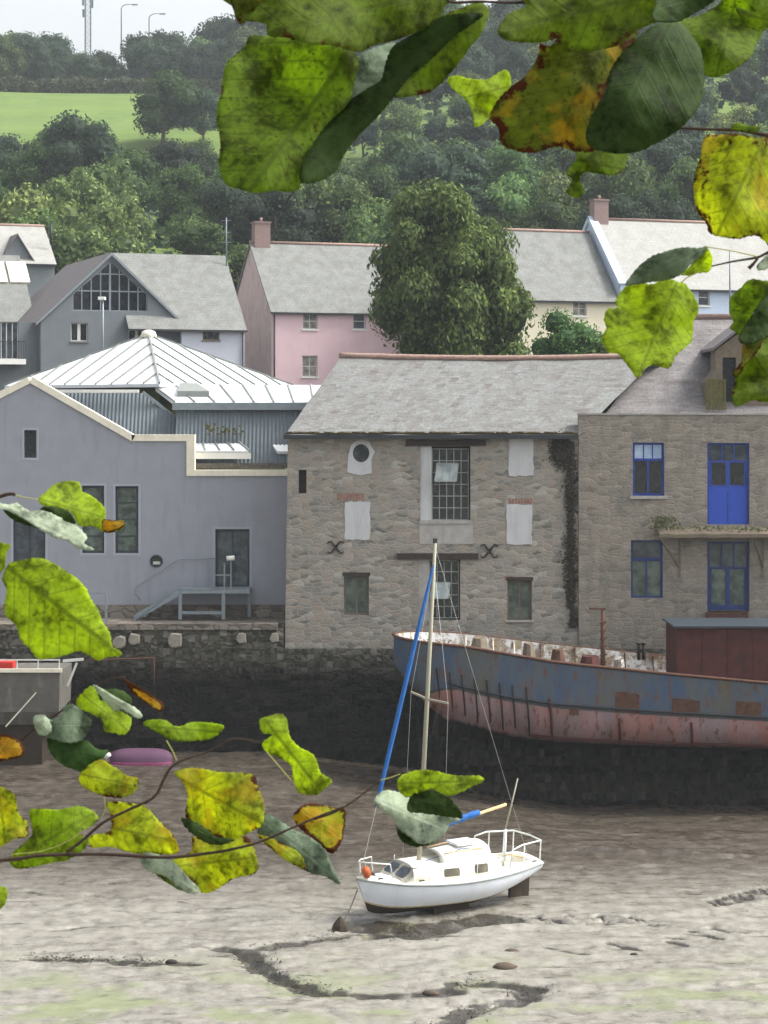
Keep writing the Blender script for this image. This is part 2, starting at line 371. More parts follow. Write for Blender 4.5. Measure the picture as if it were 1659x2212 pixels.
groove([(1390, 1978), (1520, 1962), (1680, 1945)], .22, -.05)
groove([(1080, 1831), (1300, 1838), (1500, 1848), (1700, 1858)], .22, -.10)
for k in range(15): groove([(1095 + k * 22, 1976 + (k % 3) * 4), (1118 + k * 22, 1990 + (k % 2) * 5)], .09, .13)
for k in range(9): groove([(1530 + k * 16, 1942 - k * 3), (1548 + k * 16, 1956 - k * 3)], .09, .13)
for a in [(1320, 2036, 1375, 2050), (1400, 2020, 1470, 2024), (1490, 2008, 1560, 2026), (110, 2010, 200, 1999), (60, 1925, 110, 1935), (200, 1930, 300, 1945), (1440, 2030, 1500, 2045), (1180, 2045, 1260, 2060), (1540, 2005, 1600, 2015), (330, 1996, 420, 1990)]:
    groove([a[:2], a[2:]], .12, .10)
def mud_z(X, Y):
    k = min(1, max(0, (Y - 73) / 14)); k = k * k * (3 - 2 * k)
    e = .45 + (X + 4) * -.135 if X > -4 else .45
    e = max(-1.05, e)
    z = k * e
    z += .05 * noise.fractal(Vector((X * .25, Y * .5, 1)), 1, 2, 4) + .040 * noise.fractal(Vector((X * .8, Y * 2.0, 5)), 1, 2, 5)
    if Y < 22:
        s = min(1, (22 - Y) / 18); z += 11.4 * s * s * (3 - 2 * s)
    return z
def around(a, b, step, lo, hi):
    c = list(np.arange(a, b + .001, step)); s = step; x = b
    while x < hi: s *= 1.35; x += s; c.append(x)
    s = step; x = a
    while x > lo: s *= 1.35; x -= s; c.insert(0, x)
    return np.array(c)
xs = around(-17, 17, .10, -320, 320); ys = around(50, 92.9, .10, -45, 93)
X, Y = np.meshgrid(xs, ys); Z = np.zeros_like(X)
for j in range(X.shape[0]):
    for i in range(X.shape[1]):
        Z[j, i] = mud_z(X[j, i], Y[j, i])
G = np.zeros_like(X)
WV = np.array([[noise.fractal(Vector((x * 1.6, y * 2.5, 9)), 1, 2, 4) for x in xs] for y in ys])
for q, wd, dp in grooves:
    dm = np.full(X.shape, 99.0)
    for a, b in zip(q[:-1], q[1:]):
        d = b - a; L2 = d.length_squared
        tt = np.clip(((X - a.x) * d.x + (Y - a.y) * d.y) / L2, 0, 1)
        dm = np.minimum(dm, np.hypot(X - a.x - tt * d.x, Y - a.y - tt * d.y))
    G += -dp * np.exp(-(np.maximum(0, dm + .22 * WV * min(1, wd / .2)) / wd) ** 2)
RG = np.random.RandomState(3)
for k in range(620):       # gullies and worm-cast dents
    cx, cy = RG.uniform(-13, 13), RG.uniform(53, 86); L = RG.uniform(.1, .9) ** 1.5; a = RG.normal(0, .35)
    i0, i1 = np.searchsorted(xs, [cx - 2, cx + 2]); j0, j1 = np.searchsorted(ys, [cy - 2, cy + 2])
    xx, yy = X[j0:j1, i0:i1] - cx, Y[j0:j1, i0:i1] - cy
    u, v2 = xx * math.cos(a) + yy * math.sin(a), -xx * math.sin(a) + yy * math.cos(a)
    G[j0:j1, i0:i1] += -RG.uniform(.02, .07) * np.exp(-(u / L) ** 2 - (v2 / .12) ** 2) * (1 if k % 4 else -1)
Z += G * (1 + .6 * np.array([[noise.noise(Vector((x * 2.2, y * 2.2, 0))) for x in xs] for y in ys]))
nx = len(xs); mb = MB()
mb.add(np.stack([X, Y, Z], -1).reshape(-1, 3).tolist(), [(j * nx + i, j * nx + i + 1, (j + 1) * nx + i + 1, (j + 1) * nx + i) for j in range(len(ys) - 1) for i in range(nx - 1)], True)
t = NT('estuary_mud', .42, .5)
pos = t.n('NewGeometry').outputs['Position']; sx = t.n('SeparateXYZ', {0: pos})
pv = t.n('Mapping', {0: pos, 'Scale': (1, 1.6, 1)}).outputs[0]
n1 = t.noise(pv, .35, 6, .6); n2 = t.noise(t.n('Mapping', {0: pos, 'Scale': (1.2, .8, 1)}).outputs[0], 1.9, 8, .68); n3 = t.noise(pv, 9, 4, .6)
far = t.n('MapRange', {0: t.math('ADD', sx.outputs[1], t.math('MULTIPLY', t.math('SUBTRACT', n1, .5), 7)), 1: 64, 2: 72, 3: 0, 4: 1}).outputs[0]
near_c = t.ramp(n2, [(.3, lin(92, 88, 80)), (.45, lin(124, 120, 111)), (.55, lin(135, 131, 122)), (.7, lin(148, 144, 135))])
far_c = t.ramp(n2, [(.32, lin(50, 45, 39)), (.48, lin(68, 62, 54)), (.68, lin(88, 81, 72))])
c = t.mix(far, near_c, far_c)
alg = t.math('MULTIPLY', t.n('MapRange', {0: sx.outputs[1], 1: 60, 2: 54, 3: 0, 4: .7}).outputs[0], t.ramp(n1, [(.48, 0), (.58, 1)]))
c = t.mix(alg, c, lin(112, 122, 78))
n4 = t.noise(t.n('Mapping', {0: pos, 'Scale': (.7, 1.7, 1), 'Rotation': (0, 0, R(8))}).outputs[0], 1.0, 7, .72)
c = t.mix(t.ramp(n4, [(.33, .85), (.40, 0)]), c, lin(48, 51, 43))
c = t.mix(t.ramp(n4, [(.6, 0), (.75, .35)]), c, lin(152, 149, 140))
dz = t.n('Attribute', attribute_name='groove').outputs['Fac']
c = t.mix(t.ramp(t.math('ADD', dz, t.math('MULTIPLY', t.math('SUBTRACT', n4, .5), .12)), [(.035, 0), (.07, .92)]), c, t.mix(t.ramp(n2, [(.54, 0), (.68, 1)]), lin(40, 34, 26), lin(88, 92, 68)))  # darkens the channels and paints the shade beneath the boat
t.col(c); t.put(t.b.inputs['Roughness'], t.ramp(t.math('ADD', t.math('MULTIPLY', n1, .5), t.math('MULTIPLY', n4, .5)), [(.44, .16), (.58, .52)])); t.put(t.b.inputs['Specular IOR Level'], t.n('MapRange', {0: far, 3: .5, 4: .22}).outputs[0])
t.bump(t.math('ADD', n2, t.math('MULTIPLY', n3, .25)), .38, .10)
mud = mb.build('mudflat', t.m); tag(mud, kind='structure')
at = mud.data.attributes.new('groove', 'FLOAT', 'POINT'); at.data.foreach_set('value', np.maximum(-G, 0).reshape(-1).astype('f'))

V = []; Fc = []; rn_sw = []; rs = np.random.RandomState(44)
for q, wd, dp in grooves[:6]:
    for a, b in zip(q[:-1], q[1:]):
        n_ = int((b - a).length * 90)
        for k in range(n_):
            p2 = a.lerp(b, rs.uniform()); 
            if noise.noise(Vector((p2.x * .9, p2.y * .9, 2))) < -.05: continue
            x, y = p2.x + rs.normal() * wd * 1.0, p2.y + rs.normal() * wd * 1.1; zq = mud_z(x, y) - abs(dp) * .35 * math.exp(-((p2.x - x) ** 2 + (p2.y - y) ** 2) / wd ** 2) + rs.uniform(0, .05); s_ = rs.uniform(.015, .05)
            nrm = Vector((rs.normal() * .35, rs.normal() * .35, 1)).normalized(); ta = nrm.orthogonal().normalized(); ta.rotate(Matrix.Rotation(rs.uniform(0, 6.28), 3, nrm)); tb = nrm.cross(ta); p = Vector((x, y, zq)); o = len(V)
            V += [tuple(p + ta * s_ * 1.6), tuple(p + tb * s_ * .5), tuple(p - ta * s_ * 1.6), tuple(p - tb * s_ * .5)]; Fc.append((o, o + 1, o + 2, o + 3)); rn_sw.append(rs.uniform())
SWD = (V, Fc, rn_sw)
# ------------------------------------------------------------------ trees
def blob_tree(seed, wd, ht, nb, leaves, size, style='round', core=.72):
    rs = np.random.RandomState(seed); mbc = MB(); V = []; Fc = []; rnd = []
    blobs = []
    for i in range(nb):
        if style == 'cone':
            h = rs.uniform(.05, 1); r = (1 - h) * .85 + .12; a = rs.uniform(0, 6.28); q = math.sqrt(rs.uniform(.1, 1)) * r
            blobs.append((q * math.cos(a) * wd / 2, q * math.sin(a) * wd / 2, (.18 + .78 * h) * ht, rs.uniform(.10, .16) * wd * (1.3 - .6 * h), .55))
        else:
            a = rs.uniform(0, 6.28); cz = rs.uniform(-.75, .95); q = math.sqrt(max(0, 1 - cz * cz)) * rs.uniform(.45, .78)
            blobs.append((q * math.cos(a) * wd / 2, q * math.sin(a) * wd / 2, ht * .58 + cz * ht * .30, rs.uniform(.13, .24) * wd, .85))
    area = sum(b[3] ** 2 for b in blobs)
    for (bx, by, bz, br, fl) in blobs:
        k = int(leaves * br ** 2 / area)
        d = rs.normal(size=(k, 3)); d /= np.linalg.norm(d, axis=1)[:, None]
        rr = br * (.72 + .42 * rs.uniform(size=k) ** .8)
        p = d * rr[:, None] * np.array([1, 1, fl]) + np.array([bx, by, bz])
        nrm = d + rs.normal(size=(k, 3)) * .55; nrm /= np.linalg.norm(nrm, axis=1)[:, None]
        t1 = np.cross(nrm, rs.normal(size=(k, 3))); t1 /= np.linalg.norm(t1, axis=1)[:, None]; t2 = np.cross(nrm, t1)
        if style == 'droop':
            t1 = t1 * .5 + np.array([0, 0, -1.0]); t1 /= np.linalg.norm(t1, axis=1)[:, None]; t2 = np.cross(nrm, t1); t2 /= np.linalg.norm(t2, axis=1)[:, None] + 1e-6
        s = size * rs.uniform(.6, 1.3, size=k)[:, None]; asp = 1.7 if style == 'droop' else 1.0
        o = len(V); quad = np.stack([p - t1 * s * asp, p - t2 * s * .6, p + t1 * s * asp, p + t2 * s * .6], 1).reshape(-1, 3)
        V += quad.tolist(); Fc += [(o + 4 * i, o + 4 * i + 1, o + 4 * i + 2, o + 4 * i + 3) for i in range(k)]
        rnd += rs.uniform(0, 1, k).tolist()
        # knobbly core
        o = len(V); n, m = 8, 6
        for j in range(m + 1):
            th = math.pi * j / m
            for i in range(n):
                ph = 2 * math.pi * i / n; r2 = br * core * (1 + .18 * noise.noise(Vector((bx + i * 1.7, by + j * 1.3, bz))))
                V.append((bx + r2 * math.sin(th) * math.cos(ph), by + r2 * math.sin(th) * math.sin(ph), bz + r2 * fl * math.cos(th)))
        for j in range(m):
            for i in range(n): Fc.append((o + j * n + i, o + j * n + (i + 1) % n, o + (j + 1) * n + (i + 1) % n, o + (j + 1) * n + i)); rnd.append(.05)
    return V, Fc, rnd, blobs
def leafmesh(name, V, Fc, rnd, m):
    me = bpy.data.meshes.new(name); me.from_pydata(V, [], Fc); me.update()
    a = me.attributes.new('rnd', 'FLOAT', 'FACE'); a.data.foreach_set('value', np.array(rnd, 'f')); me.materials.append(m); return me
def trunk_mb(ht, r, blobs, seed, lean=.3):
    rs = np.random.RandomState(seed); mb = MB()
    pts = [(lean * math.sin(i * 1.3) * .3, lean * math.cos(i) * .3, ht * .72 * i / 6) for i in range(7)]
    mb.tube(pts, [r * (1 - i / 8) for i in range(7)], 8)
    for b in sorted(blobs, key=lambda b: -b[3])[:9]:
        k = rs.randint(2, 5); a = Vector(pts[k]); e = Vector(b[:3]); mid = (a + e) / 2 + Vector((0, 0, -.05 * ht))
        mb.tube([a, mid, e], [r * .42, r * .26, r * .1], 6)
    return mb
def make_tree(seed, wd, ht, nb, leaves, size, mat, label, style='round', name='tree', group=None, cat='tree', core=.72):
    root = thing(name, (0, 0, 0), label, cat, group)
    V, Fc, rnd, blobs = blob_tree(seed, wd, ht, nb, leaves, size, style, core)
    o = bpy.data.objects.new('crown', leafmesh('crown', V, Fc, rnd, mat)); C.objects.link(o); o.parent = root
    trunk_mb(ht, ht * .028, blobs, seed).build('trunk', M['bark'], root, True)
    return root
M['seaweed'] = foliage('seaweed', (.022, .020, .012, 1), (.085, .085, .05, 1))
o = bpy.data.objects.new('seaweed', leafmesh('seaweed', *SWD, M['seaweed'])); C.objects.link(o)
tag(o, 'dark seaweed strewn along the shallow channels in the mud', 'seaweed', kind='stuff')
protos = {}
def proto(key):
    if key in protos: return protos[key], True
    kind, k = key
    if kind == 'round': r = make_tree(10 + k, 7.2, 8.2, 17 + 3 * k, 4600, .17, M['fol_mid'], None, name='broadleaf_tree')
    if kind == 'light': r = make_tree(30 + k, 6.6, 7.2, 18, 4200, .17, M['fol_light'], None, name='broadleaf_tree')
    if kind == 'dark': r = make_tree(50 + k, 7.4, 8.6, 19, 4600, .16, M['fol_dark'], None, name='broadleaf_tree')
    if kind == 'cone': r = make_tree(70 + k, 7.0, 9.5, 34, 4600, .17, M['fol_dark'], None, 'cone', name='conifer_tree')
    protos[key] = r; return r, False
rt = random.Random(11)
used = {}
kidmap = {}
def put_tree(key, X, Y, sc_, label, group, z=None, rz=None):
    p, old = proto(key); z = hill_z(X, Y) - .3 if z is None else z
    rz = rt.uniform(0, 6.28) if rz is None else rz
    if key not in used:
        r = p; used[key] = 1; kidmap[key] = [o for o in C.objects if o.parent == p]
    else:
        r = p.copy(); C.objects.link(r)
        for ch in kidmap[key]:
            c = ch.copy(); C.objects.link(c); c.parent = r
    r.location = (X, Y, z); r.rotation_euler = (0, 0, rz); s = sc_ if hasattr(sc_, '__len__') else (sc_,) * 3
    r.scale = s; r['label'] = label; r['category'] = 'tree'; r['group'] = group; return r
def px2x(px, Y): return (px - CX) / F * Y
# skyline belt
for Yr, step, h0 in ((438, 68, 1.18), (452, 62, 1.5)):
    px = -60 + (Yr - 438) * 2.4
    while px < 1740:
        lift = 1.22 + .12 * math.sin(px * .021 + 1) + rt.uniform(-.1, .12)
        if 200 < px < 480: lift *= .95
        s = h0 * lift * (1.12 if px > 480 else .86)
        if 115 < px < 165 or 240 < px < 275: s *= .72
        put_tree((rt.choice(['dark', 'round', 'dark']), rt.randint(0, 1)), px2x(px, Yr), Yr + rt.uniform(-5, 5), (s, s, s),
                 'dark broadleaf tree in the skyline belt ' + ('above the green field' if px < 480 else 'right of the green field'), 'skyline trees ' + ('above the field' if px < 480 else 'right of the field'))
        px += step * rt.uniform(.8, 1.2)
# wooded slope
for Yr in (186, 199, 214, 230, 248, 268, 290, 313, 338, 364, 392, 418):
    step = 5.6 / Yr * F; px = -70 + rt.uniform(0, step)
    while px < 1730:
        jx, jy = rt.uniform(-.25, .25) * step, rt.uniform(-4, 4)
        if Yr > 322 and px < 500: px += step; continue
        if Yr > 305 and px < 500: px += step; continue
        if Yr > 280 and px < 500: kind = rt.choice(['dark', 'round', 'dark'])
        elif Yr < 240 and px < 520: kind = rt.choice(['light', 'round', 'light', 'round'])
        elif Yr < 240: kind = rt.choice(['round', 'light', 'dark', 'round'])
        else: kind = rt.choice(['round', 'dark', 'round', 'light', 'dark'])
        sc_ = rt.choice([rt.uniform(.6, .85), rt.uniform(.85, 1.15), rt.uniform(1.1, 1.4)])
        if Yr < 210 and px > 1000: sc_ *= .8
        if Yr > 280 and px < 500: sc_ = rt.uniform(1.05, 1.3) if px < 250 else rt.uniform(.8, .95)
        w_ = {'dark': 'dark green broadleaf tree on the wooded slope behind the houses', 'round': 'mid green broadleaf tree on the wooded slope behind the houses',
              'light': 'yellowish green broadleaf tree on the wooded slope behind the houses'}[kind]
        X_ = px2x(px + jx, Yr)
        pl_ = 'behind the grey gabled house' if px < 520 else ('between the pink house and the big evergreen' if px < 1000 else 'above the cream and pale blue houses')
        w_ = {'dark': 'dark green', 'round': 'mid green', 'light': 'yellowish green'}[kind] + ' hillside tree ' + pl_
        put_tree((kind, rt.randint(0, 1)), X_, Yr + jy, (sc_, sc_, sc_ * rt.uniform(.85, 1.2)), w_, w_.replace(' tree ', ' trees '))
        px += step * rt.uniform(.85, 1.15)
def single(kind, px, py_base, Y, s, label, group=None):
    r = put_tree(kind, px2x(px, Y), Y, s, label, 'x'); 
    if group: r['group'] = group
    else: del r['group']
    return r
single(('round', 1), 352, 0, 321, (1.75, 1.6, 1.35), 'tall round tree standing alone at the edge of the bright green field')
single(('dark', 0), 440, 0, 322, (1.05, 1.0, .95), 'small dark tree beside the tall round tree in the field')
single(('cone', 0), 1010, 0, 212, (1.2, 1.2, .95), 'dark layered conifer rising just left behind the big evergreen by the warehouse')
single(('cone', 0), 1085, 0, 420, (1.3, 1.3, 1.5), 'tall dark conifer on the upper slope, seen between the top leaves')
# undergrowth mass under the wood
mb = MB(); V = []; Fc = []; rn = []
rs = np.random.RandomState(9)
for k in range(9000):
    Yq = rs.uniform(178, 460); pxq = rs.uniform(-120, 1780)
    if Yq > 298 and Yq < 425 and pxq < 500: continue
    Xq = px2x(pxq, Yq); z = hill_z(Xq, Yq) + rs.uniform(0, 2.4); s = rs.uniform(.35, .7)
    nrm = Vector(rs.normal(size=3)); nrm.z = abs(nrm.z) + .4; nrm.normalize(); a = nrm.orthogonal().normalized(); b = nrm.cross(a); p = Vector((Xq, Yq, z)); o = len(V)
    V += [tuple(p + a * s), tuple(p + b * s), tuple(p - a * s), tuple(p - b * s)]; Fc.append((o, o + 1, o + 2, o + 3)); rn.append(rs.uniform())
o = bpy.data.objects.new('undergrowth', leafmesh('undergrowth', V, Fc, rn, M['fol_dark'])); C.objects.link(o)
tag(o, 'dark undergrowth filling the ground beneath the wooded slope', 'undergrowth', kind='stuff')
# field hedge
V = []; Fc = []; rn = []
for k in range(420):
    px_ = -60 + k * 1.36; Yq = 424 + rs.uniform(-1.5, 1.5); Xq = px2x(px_, Yq); hh = 2.6 + 1.0 * noise.noise(Vector((px_ * .02, 0, 0))) ; z0 = hill_z(Xq, Yq)
    for i in range(22):
        s = rs.uniform(.2, .4); p = Vector((Xq + rs.normal() * .5, Yq + rs.normal() * .7, z0 + rs.uniform(0, hh))); nrm = Vector(rs.normal(size=3)).normalized(); a = nrm.orthogonal().normalized(); b = nrm.cross(a); o_ = len(V)
        V += [tuple(p + a * s), tuple(p + b * s), tuple(p - a * s), tuple(p - b * s)]; Fc.append((o_, o_ + 1, o_ + 2, o_ + 3)); rn.append(rs.uniform())
o = bpy.data.objects.new('hedge', leafmesh('hedge', V, Fc, rn, M['fol_hedge'])); C.objects.link(o)
tag(o, 'low straggling hedge along the top edge of the green field', 'hedge')
# big evergreen behind the warehouse
def big_tree():
    Y0 = 122; sc_ = Y0 / F
    root = thing('evergreen_tree', (px2x(985, Y0), Y0, hill_z(3.5, Y0) - .2), 'large dense evergreen tree with drooping clumps between the pink and cream houses', 'tree')
    rs = np.random.RandomState(5); V = []; Fc = []; rnd = []
    env = [(425, 860, 1010), (450, 840, 1075), (490, 815, 1115), (540, 800, 1150), (590, 790, 1172), (640, 795, 1165), (690, 820, 1150), (740, 838, 1160), (775, 850, 1170)]
    zc = [a[0] for a in env]
    z_base = root.location.z; blobs = []
    for i in range(120):
        py = rs.uniform(436, 800); l = np.interp(py, zc, [a[1] for a in env]); r_ = np.interp(py, zc, [a[2] for a in env])
        cx, hw = (l + r_) / 2, (r_ - l) / 2
        a = rs.uniform(0, 6.28); q = rs.uniform(.6, .93) if i > 25 else rs.uniform(0, .5)
        br = rs.uniform(.65, 1.25) if q > .5 else 1.5
        blobs.append(((cx + (hw - br / sc_ * .5) * q * math.cos(a) - 985) * sc_, (hw * sc_ - br * .6) * q * math.sin(a), H - (py - HY) * sc_ - z_base - br * .5, br))
    for (bx, by, bz, br) in blobs:
        k = int(430 * br * br); d = rs.normal(size=(k, 3)); d /= np.linalg.norm(d, axis=1)[:, None]
        d[:, 2] = np.where(rs.uniform(size=k) < .5, np.abs(d[:, 2]), d[:, 2])
        rr = br * (.66 + .46 * rs.uniform(size=k)); p = d * rr[:, None] * np.array([1, 1, 1.25]) + np.array([bx, by, bz])
        nrm = d + rs.normal(size=(k, 3)) * .5; nrm /= np.linalg.norm(nrm, axis=1)[:, None]
        t1 = np.array([0, 0, -1.0]) + rs.normal(size=(k, 3)) * .45; t1 -= nrm * np.sum(t1 * nrm, axis=1)[:, None]; t1 /= np.linalg.norm(t1, axis=1)[:, None]; t2 = np.cross(nrm, t1)
        s = rs.uniform(.06, .12, size=k)[:, None]; o = len(V)
        V += np.stack([p - t1 * s * 1.8, p - t2 * s * .75, p + t1 * s * 1.8, p + t2 * s * .75], 1).reshape(-1, 3).tolist()
        Fc += [(o + 4 * i, o + 4 * i + 1, o + 4 * i + 2, o + 4 * i + 3) for i in range(k)]; rnd += (rs.uniform(0, .7, k) + .3 * rs.uniform()).tolist()
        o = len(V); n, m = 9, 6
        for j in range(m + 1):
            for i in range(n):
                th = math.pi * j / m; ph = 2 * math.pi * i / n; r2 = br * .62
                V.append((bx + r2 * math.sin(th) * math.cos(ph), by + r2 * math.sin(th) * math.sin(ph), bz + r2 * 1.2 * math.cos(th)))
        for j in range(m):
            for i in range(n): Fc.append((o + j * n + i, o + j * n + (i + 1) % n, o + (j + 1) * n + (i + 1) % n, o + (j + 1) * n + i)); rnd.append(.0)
    o = bpy.data.objects.new('crown', leafmesh('crown', V, Fc, rnd, M['fol_big'])); C.objects.link(o); o.parent = root
    trunk_mb(14, .45, [(b[0], b[1], b[2], b[3]) for b in blobs[:9]], 3).build('trunk', M['bark'], root, True)
big_tree()
def shrub(px, Y, z, wd, ht, seed, mat, label, leaves=2600, size=.09):
    r = thing('shrub', (px2x(px, Y), Y, z), label, 'shrub')
    V, Fc, rnd, bl = blob_tree(seed, wd, ht, 12, leaves, size); V = [(a, b, c - ht * .15) for a, b, c in V]
    o = bpy.data.objects.new('crown', leafmesh('crown', V, Fc, rnd, mat)); C.objects.link(o); o.parent = r
    mb = MB()
    for b in bl[:6]: mb.tube([(0, 0, 0), (b[0] * .5, b[1] * .5, b[2] * .4), (b[0], b[1], b[2] - ht * .15)], [.06, .04, .02], 6)
    mb.build('stem', M['bark'], r, True)
shrub(1215, 116, H - (775 - HY) / F * 116 - 1.0, 3.8, 4.0, 81, M['fol_mid'], 'low leafy shrub showing over the ridge right of the big evergreen')
shrub(1285, 117, H - (775 - HY) / F * 117 - 1.2, 2.6, 3.0, 82, M['fol_mid'], 'small shrub under the cream house beside the hanging bright leaf')

# ------------------------------------------------------------------ houses
class House:
    def __init__(s, name, px, Y, yaw, label, cat='house', base=9.0):
        s.th = R(yaw); s.c, s.s = math.cos(s.th), math.sin(s.th); s.X0, s.Y0 = px2x(px, Y), Y
        s.base = base; s.root = thing(name, (s.X0, s.Y0, base), label, cat, rz=s.th)
    def x(s, px, yo=0):
        k = (px - CX) / F; X0, Y0 = s.X0 - s.s * yo, s.Y0 + s.c * yo
        return (k * Y0 - X0) / (s.c - k * s.s)
    def z(s, px, py, yo=0):
        Y = s.Y0 + s.c * yo + s.x(px, yo) * s.s; return H - (py - HY) / F * Y - s.base
    def rect(s, a, b, c, d, yo=0):
        """pixel box (x0, x1, ytop, ybottom) on the front -> local x0, x1, z0, z1"""
        return s.x(a, yo), s.x(b, yo), s.z(a, d, yo), s.z(a, c, yo)
    def fr(s, yo=0): return lambda u, v, w: (u, yo + w, v)
def rloop(r): return [(r[0], r[2]), (r[1], r[2]), (r[1], r[3]), (r[0], r[3])]
def window(root, r, y, cols, rows, fm, gm, fw=.05, bar=.025, sill=None, depth=.14, name='window', split=None, rowz=None):
    x0, x1, z0, z1 = r; mb = MB()
    mb.box(x0, x0 + fw, y + depth, y + depth + .06, z0, z1); mb.box(x1 - fw, x1, y + depth, y + depth + .06, z0, z1)
    mb.box(x0 + fw, x1 - fw, y + depth + .002, y + depth + .058, z0, z0 + fw); mb.box(x0 + fw, x1 - fw, y + depth + .002, y + depth + .058, z1 - fw, z1)
    for i in range(1, cols): xx = x0 + (x1 - x0) * i / cols; mb.box(xx - bar / 2, xx + bar / 2, y + depth + .006, y + depth + .05, z0 + fw, z1 - fw)
    zz_ = rowz or [z0 + (z1 - z0) * i / rows for i in range(1, rows)]
    for zz in zz_: mb.box(x0 + fw, x1 - fw, y + depth + .01, y + depth + .046, zz - bar / 2, zz + bar / 2)
    o = mb.build(name, fm, root, True)
    MB().box(x0 + .01, x1 - .01, y + depth + .032, y + depth + .04, z0 + .01, z1 - .01).build('pane', gm, o, True)
    if sill: MB().box(x0 - .08, x1 + .08, y - .07, y + depth, z0 - .09, z0).build('sill', sill, o, True)
    return o
def gable_house(h, W, D, ze, zr, wm, rm, side=None, holes=(), over=.2, ridge=True, x0=0, roof_over_l=.12, roof_over_r=.12, gutter=True):
    """front wall with holes, gable walls at both ends, two roof slopes; all local"""
    mb = MB(); mb.wall([(x0, 0), (W, 0), (W, ze), (x0, ze)], [rloop(r) for r in holes], h.fr(), .3, .22)
    mb.build('wall', wm, h.root, True)
    MB().add([(x0, D, 0), (W, D, 0), (W, D, ze), (x0, D, ze)], [(0, 1, 2, 3)]).build('rear_wall', wm, h.root, True)
    for xx, sg in ((x0, 1), (W, -1)):
        g = MB(); g.wall([(.3, 0), (D, 0), (D, ze), (D / 2, zr - .06), (.3, ze + (zr - ze) * .6 / D)], [], lambda u, v, w_, xx=xx, sg=sg: (xx + sg * w_, u, v), .28); g.build('gable_wall', side or wm, h.root, True)
    rb = MB(); a, b = x0 - roof_over_l, W + roof_over_r; k = (zr - ze) / (D / 2)
    rb.slab([(a, -over, ze - over * k), (b, -over, ze - over * k), (b, D / 2, zr), (a, D / 2, zr)], .12)
    rb.slab([(b, D + over, ze - over * k), (a, D + over, ze - over * k), (a, D / 2 + .004, zr), (b, D / 2 + .004, zr)], .12)
    rf = rb.build('roof', rm, h.root, True)
    if ridge: MB().tube([(a, D / 2, zr + .03), (b, D / 2, zr + .03)], .11, 8).build('ridge_tile', M['ridge'], rf, True)
    if gutter: MB().box(a, b, -over - .1, -over, ze - over * k - .14, ze - over * k - .03).build('gutter', M['gutter'], h.root, True)
    return rf
def chimney(h, root, x, y, z0, z1, w=.9, d=.6, pots=1):
    mb = MB().box(x - w / 2, x + w / 2, y - d / 2, y + d / 2, z0, z1 - .12); mb.box(x - w / 2 - .06, x + w / 2 + .06, y - d / 2 - .06, y + d / 2 + .06, z1 - .12, z1)
    o = mb.build('chimney', M['brick'], root, True)
    for i in range(pots): MB().tube([(x + (i - (pots - 1) / 2) * .35, y, z1), (x + (i - (pots - 1) / 2) * .35, y, z1 + .3)], .11, 8).build('chimney_pot', M['ridge'], o, True)
YAW = 20
# pink house
h = House('pink_house', 587, 160, YAW, 'pink rendered house with a pale slate roof and brick chimney', base=12)
wn = [h.rect(654, 686, 676, 711), h.rect(763, 790, 676, 711), h.rect(653, 686, 768, 814)]
rf = gable_house(h, 10.5, 10, h.z(590, 668), h.z(545, 524, 5), M['pink'], M['slate_h'], M['pink_side'], wn)
for i, r in enumerate(wn): window(h.root, r, 0, 2 if i != 1 else 1, 2, M['winwhite'], [M['glass_pl'], M['glass'], M['glass_pl']][i], .07, .045, M['white'])
chimney(h, rf, .75, 5.0, h.z(545, 524, 5) - .6, h.z(523, 478, 5), 1.15, .8, 1)
MB().tube([(.18, -.07, 0), (.18, -.07, h.z(592, 672))], .055, 8).build('downpipe', M['gutter'], h.root, True)
# grey gabled house, main range and glazed gable
h = House('grey_house', 88, 150, YAW, 'grey rendered house with a fully glazed triangular gable end', base=11)
Wg = h.x(389); zA = h.z(239, 547); zE = h.z(88, 686)
def tri(px, py): return (h.x(px), h.z(px, py))
xm = Wg / 2
ga = [tri(157, 672), tri(319, 672), tri(319, 634), tri(240, 562), tri(157, 634)]
small = [h.rect(153, 190, 697, 737), h.rect(278, 314, 697, 737)]
mb = MB(); mb.wall([(0, 0), (Wg, 0), (Wg, zE), (xm, zA), (0, zE)], [ga] + [rloop(r) for r in small], h.fr(), .3, .24)
mb.build('wall', M['render_dark'], h.root, True)
MB().box(.002, .3, .3, 14, 0, zE - .1).build('side_wall', M['render_dark'], h.root, True); MB().box(Wg - .3, Wg - .002, .3, 14, 0, zE - .1).build('side_wall', M['render_dark'], h.root, True)
rb = MB(); k = (zA - zE) / xm
rb.slab([(-.35, 0 - .15, zE - .35 * k), (xm, -.15, zA + .06), (xm, 14, zA + .06), (-.35, 14, zE - .35 * k)], .14)
rb.slab([(Wg + .35, -.15, zE - .35 * k), (xm + .004, -.15, zA + .06), (xm + .004, 14, zA + .06), (Wg + .35, 14, zE - .35 * k)], .14)
rb.build('roof', M['slate_d'], h.root, True)
vb = MB()
for sx in (0, 1):
    a = (-.35 if sx == 0 else Wg + .35); vb.slab([(a, -.20, zE - .35 * k - .02), (xm, -.20, zA + .04), (xm, -.155, zA + .04), (a, -.155, zE - .35 * k - .02)], .2, Vector((0, 0, 1)))
vb.build('barge_board', M['galv'], h.root, True)
